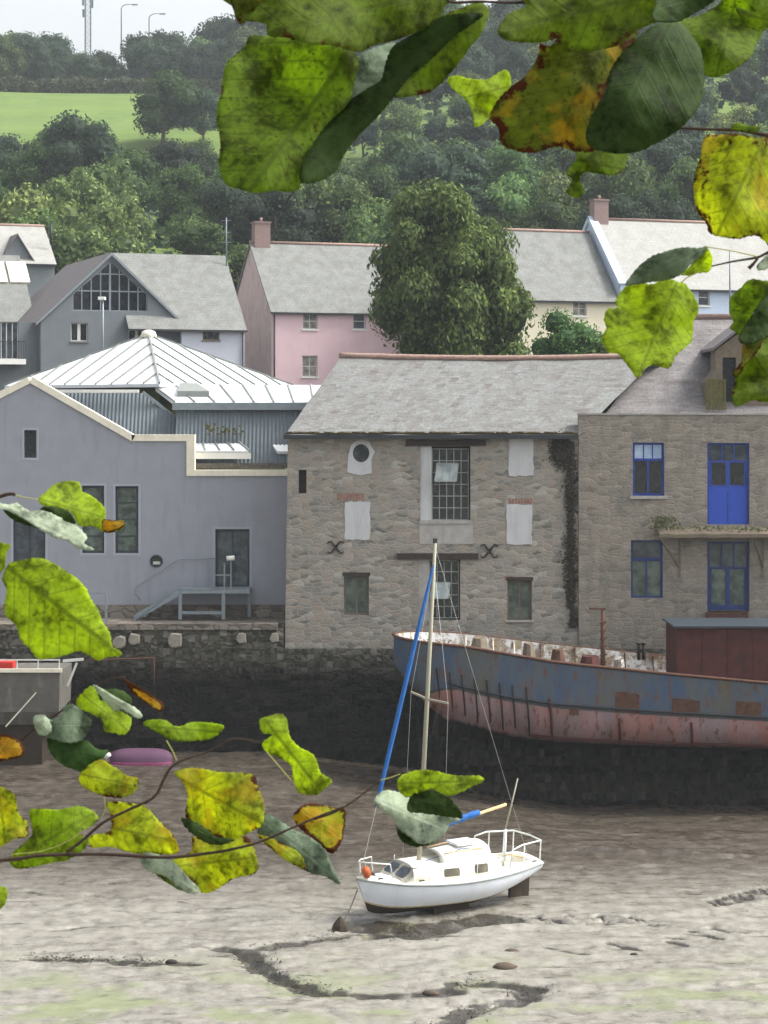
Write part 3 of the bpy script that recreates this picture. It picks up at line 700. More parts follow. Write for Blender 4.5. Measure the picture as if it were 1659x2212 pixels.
# gable glazing
mb = MB(); x0, x1 = ga[0][0], ga[1][0]; zb = ga[0][1]; zs = ga[2][1]; za = ga[3][1]; xa = ga[3][0]
def ztop(x): return np.interp(x, [x0, xa, x1], [ga[4][1], za, zs])
for i in range(9):
    xx = x0 + (x1 - x0) * i / 8; wv = .13 if i == 4 else .07; xx = min(max(xx, x0 + wv / 2), x1 - wv / 2)
    mb.box(xx - wv / 2, xx + wv / 2, .10, .17, zb, ztop(xx) - .02)
for py in (592, 629):
    zz = h.z(240, py); xs_ = [q for q in np.linspace(x0, x1, 200) if ztop(q) > zz + .05]
    mb.box(xs_[0], xs_[-1], .105, .165, zz - .04, zz + .04)
mb.box(x0, x1, .095, .175, zb, zb + .1)
for p, q in ((ga[4], ga[3]), (ga[3], ga[2])): mb.bar((p[0], .135, p[1] - .05), (q[0], .135, q[1] - .05), .07, .1)
o = mb.build('gable_window', M['galv'], h.root, True)
MB().add([(u, .15, v) for u, v in ga], [(0, 1, 2, 3, 4)]).build('pane', M['glass_dk'], o, True)
for r in small: window(h.root, r, 0, 2, 1, M['winwhite'], M['glass_dk'], .07, .2, M['render_dark'])
# balcony wing on the left
bw = MB(); bx0 = h.x(-60); zt = h.z(0, 686)
dr = h.rect(8, 46, 694, 775)
bw.wall([(bx0, 0), (-.01, 0), (-.01, zt - .25), (bx0, zt - .25)], [rloop(dr)], h.fr(.9), .3, .2); bw.build('wall', M['render_dark'], h.root, True)
window(h.root, dr, .9, 3, 1, M['winwhite'], M['glass'], .06, .06, name='balcony_door')
bl = MB(); b0, b1 = h.x(-50), h.x(54); zb_ = h.z(20, 772)
bl.box(b0, b1, -.3, .9, zb_ - .45, zb_ - .1); ba = bl.build('balcony', M['white'], h.root, True)
rl = MB()
for i in range(26): xx = b0 + .03 + (b1 - b0 - .06) * i / 25; rl.box(xx - .012, xx + .012, -.27, -.25, zb_ - .1, zb_ + 1.0)
rl.box(b0, b1, -.29, -.23, zb_ + 1.0, zb_ + 1.05); rl.build('railing', M['gutter'], ba, True)
# pale range on the right of the gable
h2 = House('pale_grey_house', 392, 152.5, YAW, 'low pale grey house adjoining the glazed gable, one small window under the eaves', base=11)
r = h2.rect(438, 474, 711, 734)
gable_house(h2, h2.x(528), 10, h2.z(460, 706), h2.z(440, 551, 5), M['render_pale'], M['slate_h'], M['render_dark'], [r], roof_over_l=3.6, ridge=False)
window(h2.root, r, 0, 3, 1, M['wood_gr'], M['glass_dk'], .06, .05, M['wood_gr'])
MB().tube([(h2.x(524), -.08, 0), (h2.x(524), -.08, h2.z(524, 712))], .055, 8).build('downpipe', M['gutter'], h2.root, True)
# house behind left with roof windows
h3 = House('slate_roofed_house', -90, 156, YAW, 'house at left edge with big pale rooflights in its slate roof', base=12)
rf = gable_house(h3, h3.x(75), 12, h3.z(20, 700), h3.z(60, 552, 6), M['render_dark'], M['slate_h'], None, (), ridge=False)
ze3, zr3 = h3.z(20, 700), h3.z(60, 552, 6)
for pa, pb in ((-30, 12), (18, 60)):
    yy0, yy1 = 3.4, 5.2; sl = (zr3 - ze3) / 6
    xa_, xb_ = h3.x(pa, 4.3), h3.x(pb, 4.3)
    mb = MB(); mb.slab([(xa_, yy0, ze3 + yy0 * sl + .18), (xb_, yy0, ze3 + yy0 * sl + .18), (xb_, yy1, ze3 + yy1 * sl + .18), (xa_, yy1, ze3 + yy1 * sl + .18)], .2)
    mb.build('rooflight', M['coping'], rf, True)
h4 = House('far_slate_house', -90, 176, YAW, 'pale slate roof with a small gabled dormer, behind the rooflight house', base=15)
rf = gable_house(h4, h4.x(118), 9, h4.z(30, 565), h4.z(60, 488, 4.5), M['render_dark'], M['slate_b'], None, (), ridge=True)
ze4, zr4 = h4.z(30, 565), h4.z(60, 488, 4.5); sl = (zr4 - ze4) / 4.5
dx0, dx1 = h4.x(2, .5), h4.x(70, .5); dz0 = ze4 + .1; dzt = h4.z(38, 508, .3)
mb = MB(); mb.wall([(dx0, dz0), (dx1, dz0), ((dx0 + dx1) / 2, dzt)], [], h4.fr(.3), 2.6); o = mb.build('dormer', M['render_dark'], rf, True)
mb = MB()
for q in (dx0 - .1, dx1 + .1): mb.slab([(q, .1, dz0), ((dx0 + dx1) / 2, .1, dzt + .12), ((dx0 + dx1) / 2, 3.2, dzt + .12), (q, 3.2, dz0)], .12, Vector((0, 0, 1)))
mb.build('roof', M['slate_d'], o, True)
MB().tube([(h4.x(110, 1.5), 1.5, ze4 + 1.5), (h4.x(110, 1.5), 1.5, h4.z(110, 492, 1.5) + .3)], .1, 8).build('vent_pipe', M['gutter'], rf, True)
# blue house and cream house
hb = House('pale_blue_house', 1340, 160, YAW, 'pale blue rendered house with a bright slate roof and brick chimney', base=12)
r = hb.rect(1509, 1533, 624, 660)
zeb, zrb = hb.z(1345, 616), hb.z(1300, 474, 5)
Wb = hb.x(1705, 0)
rf = gable_house(hb, Wb, 10, zeb, zrb, M['paleblue'], M['slate_b'], M['paleblue'], [r], roof_over_l=-.55)
window(hb.root, r, 0, 1, 2, M['winwhite'], M['glass'], .06, .05, M['white'])
mb = MB(); k = (zrb - zeb) / 5
mb.slab([(-.14, -.12, zeb + .12), (.5, -.12, zeb + .12), (.5, 5, zrb + .12 + .1), (-.14, 5, zrb + .22)], .3); mb.slab([(-.14, 10.1, zeb + .12), (.5, 10.1, zeb + .12), (.5, 5.004, zrb + .22), (-.14, 5.004, zrb + .22)], .3)
mb.build('gable_coping', M['paleblue'], rf, True)
chimney(hb, rf, .75, 5, zrb - .4, hb.z(1265, 430, 5), 1.1, .8, 1)
Lc = 13
hc = House('cream_house', 0, 160, YAW, 'cream rendered house with a grey slate roof, joined to the pale blue house', base=12)
hc.X0, hc.Y0 = hb.X0 - Lc * hb.c, hb.Y0 - Lc * hb.s; hc.root.location = (hc.X0, hc.Y0, 12)
r = hc.rect(1238, 1267, 650, 682)
gable_house(hc, Lc - .16, 9.4, hc.z(1300, 645), hc.z(1200, 500, 4.7), M['cream'], M['slate_h'], None, [r], roof_over_r=0, roof_over_l=0)
window(hc.root, r, 0, 2, 2, M['winwhite'], M['glass_pl'], .07, .05, M['white'])

# ------------------------------------------------------------------ gallery with pyramid roof
g = thing('gallery_building', P(345, 1330, 95) * 1, 'blue grey rendered gallery with a stepped gable and white seamed pyramid roof', 'building')
g.location.z = 5.5; YG = 95.0
def q(px, py, Y=YG): p = P(px, py, Y); return (p.x, p.z)
def rr(a, b, c, d, Y=YG): x0, z1 = q(a, c, Y); x1, z0 = q(b, d, Y); return (x0, x1, z0, z1)
GY = lambda y: (lambda u, v, w_: (u, y + w_, v))
zb = q(0, 1306)[1]
wins = [rr(52, 79, 929, 989), rr(177, 225, 1049, 1195), rr(249, 299, 1050, 1195), rr(465, 539, 1143, 1268), rr(28, 98, 1110, 1215)]
circ = [(q(338, 1212)[0] + .22 * math.cos(a), q(338, 1212)[1] + .22 * math.sin(a)) for a in np.linspace(0, 2 * math.pi, 21)[:-1]]
out = [(q(-120, 0)[0], zb), (q(621, 0)[0] + .25, zb), (q(621, 0)[0] + .25, q(0, 1026)[1]), q(405, 1026), q(405, 951), q(285, 951), q(66, 826), (q(-120, 0)[0], q(0, 920)[1])]
mb = MB(); mb.wall(out, [rloop(r) for r in wins] + [circ], GY(YG), .35, .25); mb.build('wall', M['render_grey'], g)
pl = MB(); pl.box(out[0][0], out[1][0], YG - .06, YG + .35, 5.4, zb - .002); pl.build('plinth', M['plinth'], g)
cp = MB()
def cope(pts):
    for a, b in zip(pts[:-1], pts[1:]):
        a, b = Vector((a[0], 0, a[1])), Vector((b[0], 0, b[1])); d = (b - a).normalized(); n = Vector((-d.z, 0, d.x)); n = n if n.z > 0 or (abs(n.z) < .01 and n.x > 0) else -n
        t_ = .24
        cp.add([(p.x, y, p.z) for y in (YG - .07, YG + .5) for p in (a - n * .03, b - n * .03, b + n * t_, a + n * t_)], [(0, 1, 2, 3), (7, 6, 5, 4), (0, 4, 5, 1), (1, 5, 6, 2), (2, 6, 7, 3), (3, 7, 4, 0)])
A_ = q(66, 826)
cope([(out[-1][0], out[-1][1]), A_]); cope([(A_[0] - .03, A_[1] + .02), q(286, 952)]); cope([(q(286, 0)[0] - .02, q(0, 951)[1] - .002), (q(421, 0)[0], q(0, 951)[1] - .002)])
x4 = q(405, 0)[0]; z5, z6 = q(0, 1028)[1] + .0, q(0, 951)[1] + .02
cp.box(x4 - .035, x4 + .3, YG - .075, YG + .505, z5, z6 - .03)
cp.box(x4 + .302, out[1][0], YG - .07, YG + .5, z5, z5 + .24)
cp.build('coping', M['coping'], g)
for i, r in enumerate(wins):
    wn_ = window(g, r, 0, [1, 1, 1, 2, 2][i], [1, 4, 4, 1, 1][i], M['windark'], [M['glass_dk'], M['glass_gn'], M['glass_gn'], M['glass'], M['glass']][i], .09 if i else .05, .05,
                 name='door' if i > 2 else 'window', depth=.15) if False else None
def window_w(root, r, y, *a, **k):   # world-space window under an unrotated thing
    o0 = root.location.copy(); return window(root, (r[0] - o0.x, r[1] - o0.x, r[2] - o0.z, r[3] - o0.z), y - o0.y, *a, **k)
for i, r in enumerate(wins):
    window_w(g, r, YG, [1, 1, 1, 2, 2][i], [1, 4, 4, 1, 1][i], M['windark'], [M['glass_dk'], M['glass_gn'], M['glass_gn'], M['glass'], M['glass']][i], .1 if i else .05, .06, name='door' if i > 2 else 'window', depth=.12)
for r in wins:
    mb = MB(); b_ = .09; y0_, y1_ = YG - .012, YG + .004
    mb.loft([[(r[0] - b_, y, r[2] - b_), (r[1] + b_, y, r[2] - b_), (r[1] + b_, y, r[3] + b_), (r[0] - b_, y, r[3] + b_), (r[0] - b_, y, r[2] - b_), (r[0] + .002, y, r[2] + .002), (r[0] + .002, y, r[3] - .002), (r[1] - .002, y, r[3] - .002), (r[1] - .002, y, r[2] + .002), (r[0] + .002, y, r[2] + .002)] for y in (y0_,)], True, False) if False else None
    for (a_, b2_, c_2, d_) in ((r[0] - b_, r[0], r[2] - b_, r[3] + b_), (r[1], r[1] + b_, r[2] - b_, r[3] + b_), (r[0], r[1], r[3], r[3] + b_), (r[0], r[1], r[2] - b_, r[2])): mb.box(a_, b2_, y0_, y1_, c_2, d_)
    mb.build('window_surround', M['trim_grey'], g)
cc = q(338, 1212)
mb = MB(); pts = [(cc[0] + .235 * math.cos(a), YG - .02, cc[1] + .235 * math.sin(a)) for a in np.linspace(0, 2 * math.pi, 25)]; mb.tube(pts, .035, 6, False); o = mb.build('round_vent', M['windark'], g)
MB().add([(cc[0] + .23 * math.cos(a), YG + .1, cc[1] + .23 * math.sin(a)) for a in np.linspace(0, 2 * math.pi, 24)[:-1]], [tuple(range(23))]).build('pane', M['glass_dk'], o)
MB().box(cc[0] - .15, cc[0] + .15, YG + .05, YG + .08, cc[1] - .14, cc[1] - .02).build('vent_flap', M['winwhite'], o)
# pyramid roof
N_ = P(345, 829, 99); Lf = P(10, 0, 105); Lf.z = N_.z; Rt = P(634, 0, 105); Rt.z = N_.z; Bk = Lf + Rt - N_; AP = P(321, 722, 105)
mb = MB()
for a, b in ((Lf, N_), (N_, Rt), (Rt, Bk), (Bk, Lf)): mb.add([a, b, AP], [(0, 1, 2)])
mb.add([Lf - Vector((0, 0, .14)), N_ - Vector((0, 0, .14)), Rt - Vector((0, 0, .14)), Bk - Vector((0, 0, .14)), Lf, N_, Rt, Bk], [(0, 1, 2, 3), (0, 1, 5, 4), (1, 2, 6, 5), (2, 3, 7, 6), (3, 0, 4, 7)])
pr = mb.build('pyramid_roof', M['roofwhite'], g)
mb = MB(); upz = Vector((0, 0, .035))
for a, b in ((Lf, N_), (N_, Rt), (Rt, Bk), (Bk, Lf)):
    k = 10
    for i in range(1, k):
        t_ = i / k; e = a.lerp(b, t_); hp_ = a.lerp(AP, 2 * t_) if t_ < .5 else b.lerp(AP, 2 * (1 - t_)); mb.bar(e + upz, hp_ + upz, .07, .07)
    mb.bar(a + upz, AP + upz, .09, .08)
mb.build('roof_seam', M['seam'], pr)
MB().tube([AP - Vector((0, 0, .15)), AP + Vector((0, 0, .12)), AP + Vector((0, 0, .2))], [.42, .3, .12], 10).build('roof_cap', M['coping'], pr)
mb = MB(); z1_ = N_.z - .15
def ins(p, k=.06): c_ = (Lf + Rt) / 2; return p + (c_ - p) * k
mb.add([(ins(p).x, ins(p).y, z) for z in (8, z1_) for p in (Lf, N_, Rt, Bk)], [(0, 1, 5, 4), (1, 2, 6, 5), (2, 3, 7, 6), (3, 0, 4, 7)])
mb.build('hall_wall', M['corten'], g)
# lower seamed roof, corrugated walls
a0, a1, b1, b0 = P(378, 869, 96.6), P(720, 869, 96.6), P(720, 832, 100), P(328, 831, 100)
mb = MB(); mb.slab([a0, a1, b1, b0], .16); lr = mb.build('lower_roof', M['roofwhite'], g)
mb = MB()
for i in range(0, 9): t_ = i / 8; mb.bar(a0.lerp(a1, t_) + upz, b0.lerp(b1, t_) + upz, .06, .06)
mb.build('roof_seam', M['seam'], lr)
mb = MB(); e0, e1 = P(383, 856, 97.6), P(452, 856, 97.6); e2, e3 = P(420, 838, 99.3), P(388, 838, 99.3)
mb.slab([e0 + Vector((0, 0, .22)), e1 + Vector((0, 0, .22)), e2 + Vector((.1, 0, .22)), e3 + Vector((0, 0, .22))], .25); mb.build('rooflight', M['seam'], lr)
MB().box(a0.x - .1, a1.x, 96.45, 96.59, a0.z - .32, a0.z - .02).build('fascia', M['galv'], lr)
def corrug(x0, x1, y, z0, z1f, pitch=.16, lean=0):
    mb = MB(); n = int((x1 - x0) / (pitch / 2)); vs = []
    for i in range(n + 1):
        x = x0 + (x1 - x0) * i / n; yy = y + (.04 if i % 2 else 0); z0_ = z0(x) if callable(z0) else z0; z1 = z1f(x) if callable(z1f) else z1f
        z1 = max(z0_ + .01, z1); vs += [(x, yy - lean * (2.6 - 0), z0_), (x, yy - lean * (2.6 - (z1 - z0_)), z1)]
    mb.add(vs, [(2 * i, 2 * i + 2, 2 * i + 3, 2 * i + 1) for i in range(n)]); return mb
corrug(a0.x + .05, a1.x, 96.8, q(0, 1010, 96.8)[1], a0.z - .3, lean=.42).build('sloping_cladding', M['cladding'], g)
lx0, lx1 = q(120, 0, 97.4)[0], q(428, 0, 97.4)[0]
zt_ = lambda x: float(np.interp(x, [q(310, 0, 97.4)[0], lx1], [q(0, 849, 97.4)[1], q(0, 938, 97.4)[1]]))
corrug(lx0, lx1, 97.4, q(0, 1000, 97.4)[1], zt_, lean=.5).build('sloping_cladding', M['cladding'], g)
MB().bar(P(308, 847, 97.3), P(430, 940, 97.3), .12, .12).build('verge_trim', M['galv'], g)
MB().bar(P(120, 845, 97.3), P(300, 845, 97.3), .14, .14).build('fascia', M['white'], g)
a0, a1, b1, b0 = P(412, 973, 95.6), P(537, 973, 95.6), P(500, 943, 96.7), P(412, 943, 96.7)
sr = MB().slab([a0, a1, b1, b0], .12).build('small_roof', M['roofwhite'], g)
mb = MB()
for i in range(0, 5): t_ = i / 4; mb.bar(a0.lerp(a1, t_) + upz, b0.lerp(b1, t_) + upz, .06, .06)
mb.build('roof_seam', M['seam'], sr)
MB().box(a0.x, a1.x + .1, 95.52, 95.59, a0.z - .35, a0.z - .1).build('fascia', M['white'], sr)
zf = q(0, 1000, 96)[1]
MB().box(q(412, 0)[0], q(640, 0)[0], 95.51, 98.5, zf - .2, zf).build('gravel_roof', M['gravel'], g)
MB().slab([P(600, 975, 95.8), P(655, 975, 95.8), P(640, 941, 96.6), P(572, 941, 96.6)], .15).build('rooflight', M['roofwhite'], g)
mb = MB(); rs = np.random.RandomState(8)
for k in range(26):
    p = P(rs.uniform(445, 530), rs.uniform(916, 938), 96.0 + rs.uniform(0, .2)); s = rs.uniform(.03, .09); mb.box(p.x - s, p.x + s, p.y - s, p.y + s, p.z - s * .6, p.z + s * .6)
tag(mb.build('nest_debris', M['moss']), 'tangle of dry nest debris caught beside the sloping roof trim', 'debris', kind='stuff')

# ------------------------------------------------------------------ gallery stair
st = thing('access_stair', (q(388, 0, 94)[0], 94, 5.5), 'galvanised steel stair with landing and handrails at the gallery door', 'stair')
zl = q(0, 1272, 94)[1]; X_ = lambda px, Y=94: q(px, 0, Y)[0]; Z_ = lambda py, Y=94: q(0, py, Y)[1]
MB().box(X_(392), X_(541), 93.6, 94.92, zl - .16, zl).build('landing', M['galv'], st)
for px, Y in ((391, 93.65), (484, 93.65), (536, 94.8)): MB().box(X_(px) - .07, X_(px) + .07, Y - .06, Y + .06, 5.5, zl - .162).build('leg', M['galv'], st)
MB().bar((X_(395), 93.65, Z_(1322)), (X_(484), 93.65, Z_(1322)), .06, .12).build('cross_bar', M['galv'], st)
for Y in (93.66, 94.7): MB().bar((X_(390), Y, zl - .12), (X_(292), Y, 5.55), .05, .22).build('stringer', M['galv'], st)
for i in range(6):
    t_ = (i + .5) / 6.5; x = X_(390) * (1 - t_) + X_(295) * t_; z = zl * (1 - t_) + 5.5 * t_ - .05; MB().box(x - .15, x + .15, 93.7, 94.66, z - .04, z).build('step', M['galv'], st)
mb = MB(); Yh = 94.75
mb.tube([(X_(300), Yh, Z_(1300)), (X_(286), Yh, Z_(1284)), (X_(289), Yh, Z_(1272)), (X_(380), Yh, Z_(1211)), (X_(388), Yh, Z_(1209)), (X_(463), Yh, Z_(1209))], .03, 6)
for px in (447, 460): mb.bar((X_(px), Yh, zl), (X_(px), Yh, Z_(1209)), .04)
mb.build('handrail', M['galv'], st)
mb = MB(); Yh = 93.65
mb.tube([(X_(296), Yh, Z_(1338)), (X_(380), Yh, Z_(1273)), (X_(390), Yh, Z_(1270)), (X_(486), Yh, Z_(1270))], .03, 6)
for px, a, b in ((486, 1215, 1272), (500, 1210, 1272)): mb.bar((X_(px), Yh, Z_(b)), (X_(px), Yh, Z_(a)), .06)
mb.bar((X_(464), Yh, Z_(1241)), (X_(500), Yh, Z_(1241)), .05); mb.build('handrail', M['galv'], st)
mb = MB(); c_ = Vector((X_(500), 93.5, Z_(1205))); mb.tube([c_ - Vector((.16, 0, 0)), c_ + Vector((.16, 0, .03))], [.1, .1], 8)
o = mb.build('flood_lamp', M['white']); tag(o, 'small white floodlight on the stair post in front of the gallery door', 'lamp')
mb = MB(); mb.bar((X_(198, 92), 92, Z_(1281, 92)), (X_(229, 92), 92, Z_(1281, 92)), .07); mb.bar((X_(229, 92), 92, Z_(1284, 92)), (X_(229, 92), 92, 5.5), .08); mb.bar((X_(60, 92), 92, Z_(1281, 92)), (X_(198, 92), 92, Z_(1281, 92)), .07); mb.bar((X_(62, 92), 92, Z_(1284, 92)), (X_(62, 92), 92, 5.5), .08)
tag(mb.build('quay_rail', M['galv']), 'white square railing standing on the quay left of the stair', 'railing')

# ------------------------------------------------------------------ quay
qw = thing('quay_wall', (-6, 91.6, 0), 'tall old stone quay wall under the buildings, dark with seaweed below', 'quay wall')
xr = q(612, 0, 91.6)[0]
def rough_wall(x0, x1, z0, z1, y, st_=.25, amp=.16):
    mb = MB(); nx_, nz = max(2, int((x1 - x0) / st_)), max(2, int((z1 - z0) / st_)); vs = []
    for j in range(nz + 1):
        for i in range(nx_ + 1):
            x, z = x0 + (x1 - x0) * i / nx_, z0 + (z1 - z0) * j / nz; edge = 0 if j < nz else .06
            n = noise.fractal(Vector((x * 1.4, z * 2.2, y)), 1, 2, 4) * amp; vs.append((x, y + n - (z1 - z) * .05 + edge, z))
    mb.add(vs, [(j * (nx_ + 1) + i, j * (nx_ + 1) + i + 1, (j + 1) * (nx_ + 1) + i + 1, (j + 1) * (nx_ + 1) + i) for j in range(nz) for i in range(nx_)], False); return mb
mb = rough_wall(-30, xr, -2, 5.28, 91.75); mb.box(-30, xr, 91.9, 95.4, 4, 5.27); mb.build('wall_face', M['quay'], qw)
mb = rough_wall(xr - .05, 26, -3, 4.5, 91.8); mb.build('wall_face', M['quay'], qw)
mb = MB(); x = -30.0; rs = np.random.RandomState(4)
while x < xr - .3:
    wd_ = rs.uniform(.7, 1.5); e = rs.uniform(-.03, .03); mb.box(x, min(x + wd_ - .015, xr), 91.55 + e, 92.6, 5.27, 5.5 + e * .4); x += wd_
mb.build('coping_stone', M['plinth'], qw)
MB().box(-30, xr, 92.6, 95.2, 5.2, 5.44).build('quay_top', M['plinth'], qw)
# protruding pale stones in the top courses
mb = MB()
x = -12.6
while x < xr - .5:
    wd_, ht_ = rs.uniform(.26, .62), rs.uniform(.35, .72); zz = 5.2 - ht_ - rs.uniform(0, .18)
    if rs.uniform() < .85:
        n = 9; sq = [max(abs(math.cos(a)), abs(math.sin(a))) for a in np.linspace(0, 2 * math.pi, n + 1)[:-1]]
        ring = [(x + wd_ / 2 + wd_ / 2 * math.cos(a) / q_ ** .7 * rs.uniform(.82, 1.05), zz + ht_ / 2 + ht_ / 2 * math.sin(a) / q_ ** .7 * rs.uniform(.82, 1.05)) for a, q_ in zip(np.linspace(0, 2 * math.pi, n + 1)[:-1], sq)]; cx_, cz_ = x + wd_ / 2, zz + ht_ / 2
        mb = MB(); mb.loft([[(cx_ + (u - cx_) * .86, 91.40, cz_ + (v - cz_) * .86) for u, v in ring], [(u, 91.46, v) for u, v in ring], [(u, 91.9, v) for u, v in ring]], True, True, False); mb.build('pale_stone', M['palestone'], qw)
    x += wd_ + rs.uniform(.05, .35)

# ------------------------------------------------------------------ warehouse
YW = 92.0
wh = thing('stone_warehouse', (P(930, 0, YW).x, YW, 4.5), 'old rubble stone warehouse with blocked windows and a mossy slate roof', 'building')
W_ = lambda a, b, c, d: rr(a, b, c, d, YW)
zE_ = q(0, 936, YW)[1]; xl, xrr = q(622, 0, YW)[0], q(1249, 0, YW)[0]
op = {'slit': W_(645, 662, 1015, 1066), 'tall': W_(908, 1016, 964, 1128), 'low': W_(904, 994, 1208, 1340), 'wl': W_(743, 797, 1244, 1329), 'wr': W_(1096, 1149, 1254, 1339)}
cx_, cz_ = q(780, 979, YW); circ = [(cx_ + .33 * math.cos(a), cz_ + .36 * math.sin(a)) for a in np.linspace(0, 2 * math.pi, 25)[:-1]]
mb = MB(); mb.wall([(xl - .12, 4.4), (xrr, 4.3), (xrr, zE_), (xl, zE_)], [rloop(r) for r in op.values()] + [circ], GY(YW), .6, .45)
mb.build('wall', M['rubble'], wh)
MB().box(xl + .4, xrr - .3, YW + .61, YW + .66, 4.4, zE_ - .1).build('dark_backing', M['iron'], wh)  # dark sheet added behind the openings in place of an unlit interior
skx = 2.0; yr = 97.2; zr_ = q(0, 771, yr)[1]; xrl = q(737, 0, yr)[0]; xrR = q(1420, 0, yr)[0]
side = MB(); side.add([(xl, YW + .6, 4.4), (xrl + skx, 102, 4.4), (xrl + skx, 102, zE_), (xrl, yr, zr_ - .1), (xl, YW + .6, zE_)], [(0, 1, 2, 3, 4)]); side.build('gable_wall', M['rubble'], wh)
# sagging roof slope
mb = MB(); n1_, n2_ = 40, 12; vs = []
for j in range(n2_ + 1):
    for i in range(n1_ + 1):
        u, v_ = i / n1_, j / n2_; ya = YW - .32; a = Vector((xl - .12, ya, zE_ - .08)); b = Vector((xrr, ya, zE_ - .08)); c_ = Vector((xrl, yr, zr_)); d_ = Vector((xrR, yr, zr_))
        p = a.lerp(b, u).lerp(c_.lerp(d_, u), v_); p.z += -.12 * math.sin(math.pi * u) * v_ + .05 * noise.noise(Vector((u * 9, v_ * 4, 0))); vs.append(p)
mb.add(vs, [(j * (n1_ + 1) + i, j * (n1_ + 1) + i + 1, (j + 1) * (n1_ + 1) + i + 1, (j + 1) * (n1_ + 1) + i) for j in range(n2_) for i in range(n1_)], True)
wr = mb.build('roof', M['slate_w'], wh)
MB().slab([(xrl, yr + .01, zr_ - .02), (xrR, yr + .01, zr_ - .02), (xrR + 2, 103, zE_), (xrl + 2.2, 103, zE_)], .1).build('rear_roof', M['slate_w'], wh)
mb = MB(); vsr = [Vector((xrl - .1 + (xrR - xrl) * i / 30, yr, zr_ + .07 - .12 * math.sin(math.pi * i / 30) + .02 * noise.noise(Vector((i * .9, 0, 0))))) for i in range(31)]; mb.tube(vsr, .12, 8); mb.build('ridge_tile', M['ridge'], wr)
MB().box(xl - .15, xrr - .02, YW - .46, YW - .30, zE_ - .22, zE_ - .06).build('gutter', M['gutter'], wh)
MB().box(xl - .1, xrr - .02, YW - .28, YW + .05, zE_ - .16, zE_ + .02).build('eaves_board', M['wood_dk'], wh)
mb = MB(); rs = np.random.RandomState(14)
for k in range(110):
    x = rs.uniform(xl, xrr); mb.loft([[(x + s_ * .13 * rs.uniform(.5, 1), YW - .3 + rs.uniform(0, .1), zE_ + .02 + h_) for s_ in (-1, 0, 1)] for h_ in (0, .05)], True, True, False)
mb.build('eaves_moss', M['moss'], wr)
# blocked openings and plaster
for a in ((745, 799, 1084, 1166), (1099, 1152, 947, 1028), (1094, 1149, 1090, 1176)):
    r = W_(*a); mb = MB(); n = 28; ring = []
    for i in range(n):
        t_ = i / n * 4; s_ = int(t_); f_ = t_ - s_; x, z = [(r[0] + (r[1] - r[0]) * f_, r[2]), (r[1], r[2] + (r[3] - r[2]) * f_), (r[1] - (r[1] - r[0]) * f_, r[3]), (r[0], r[3] - (r[3] - r[2]) * f_)][s_]
        ring.append((x + rs.uniform(-.025, .025), z + rs.uniform(-.025, .025)))
    mb.loft([[(u, YW - .03, v) for u, v in ring], [(u, YW + .05, v) for u, v in ring]], True, True, False); mb.build('blocked_window', M['plaster'], wh)
mb = MB(); sh = [(750, 1020), (752, 985), (758, 962), (768, 953), (783, 949), (798, 955), (803, 966), (810, 976), (806, 984), (802, 994), (803, 1022), (778, 1027)]
mb.wall([q(a, b, YW) for a, b in sh][::-1], [circ], GY(YW - .035), .1, .1); rw = mb.build('window_surround', M['plaster'], wh)
mb = MB(); mb.add([(u, YW + .3, v) for u, v in circ], [tuple(range(24))]); mb.build('round_window', M['glass'], wh)
# tall grid window
def grid_window(r, cols, rows, dep, open_cell=None):
    x0, x1, z0, z1 = r; y = YW + dep; mb = MB(); b = .035
    for i in range(cols + 1): xx = x0 + (x1 - x0 - b) * i / cols; mb.box(xx, xx + b, y, y + .05, z0, z1)
    for j in range(rows + 1): zz = z0 + (z1 - z0 - b) * j / rows; mb.box(x0, x1, y + .006, y + .044, zz, zz + b)
    o = mb.build('window', M['wingrey'], wh); MB().box(x0, x1, y + .024, y + .03, z0, z1).build('pane', M['glass_dk'], o)
    if open_cell:
        c0, c1, r0, r1 = open_cell; xa, xb = x0 + (x1 - x0) * c0 / cols, x0 + (x1 - x0) * c1 / cols; za_, zb2 = z0 + (z1 - z0) * r0 / rows, z0 + (z1 - z0) * r1 / rows
        fr_ = lambda u, v: (xa + (xb - xa) * u - .1 * (1 - v), y - .05 - .42 * (1 - v), za_ + (zb2 - za_) * v + .08)
        m2 = MB()
        for (u0, v0, u1, v1) in ((0, 0, 1, 0), (0, 1, 1, 1), (0, 0, 0, 1), (1, 0, 1, 1), (.33, 0, .33, 1), (.66, 0, .66, 1)): m2.bar(fr_(u0, v0), fr_(u1, v1), .035)
        oc = m2.build('open_casement', M['wingrey'], o)
        MB().add([fr_(0, 0), fr_(1, 0), fr_(1, 1), fr_(0, 1)], [(0, 1, 2, 3)]).build('pane', M['glass_bl2'], oc)
M['glass_bl2'] = glass('pale_reflecting_pane', lin(120, 130, 132), lin(160, 168, 166), .3)
grid_window(W_(933, 1013, 969, 1124), 5, 6, .25, (.7, 3.6, 3.1, 4.6))
grid_window(W_(928, 992, 1210, 1337), 4, 5, .25, (.4, 2.8, 1.6, 2.9))
r = W_(908, 932.5, 964, 1128); MB().box(r[0] + .003, r[1], YW + .1, YW + .4, r[2] + .003, r[3] - .003).build('plaster_reveal', M['plaster'], wh)
r = W_(904, 927.5, 1208, 1340); MB().box(r[0] + .003, r[1], YW + .1, YW + .4, r[2] + .003, r[3] - .003).build('plaster_reveal', M['limewash'], wh)
r = W_(906, 1022, 1130, 1175); MB().box(r[0], r[1], YW - .02, YW + .1, r[2], r[3]).build('plaster_panel', M['limewash'], wh)
for a in ((906, 1018, 1124, 1131),): r = W_(*a); MB().box(r[0], r[1], YW - .06, YW + .3, r[2], r[3]).build('sill', M['limewash'], wh)
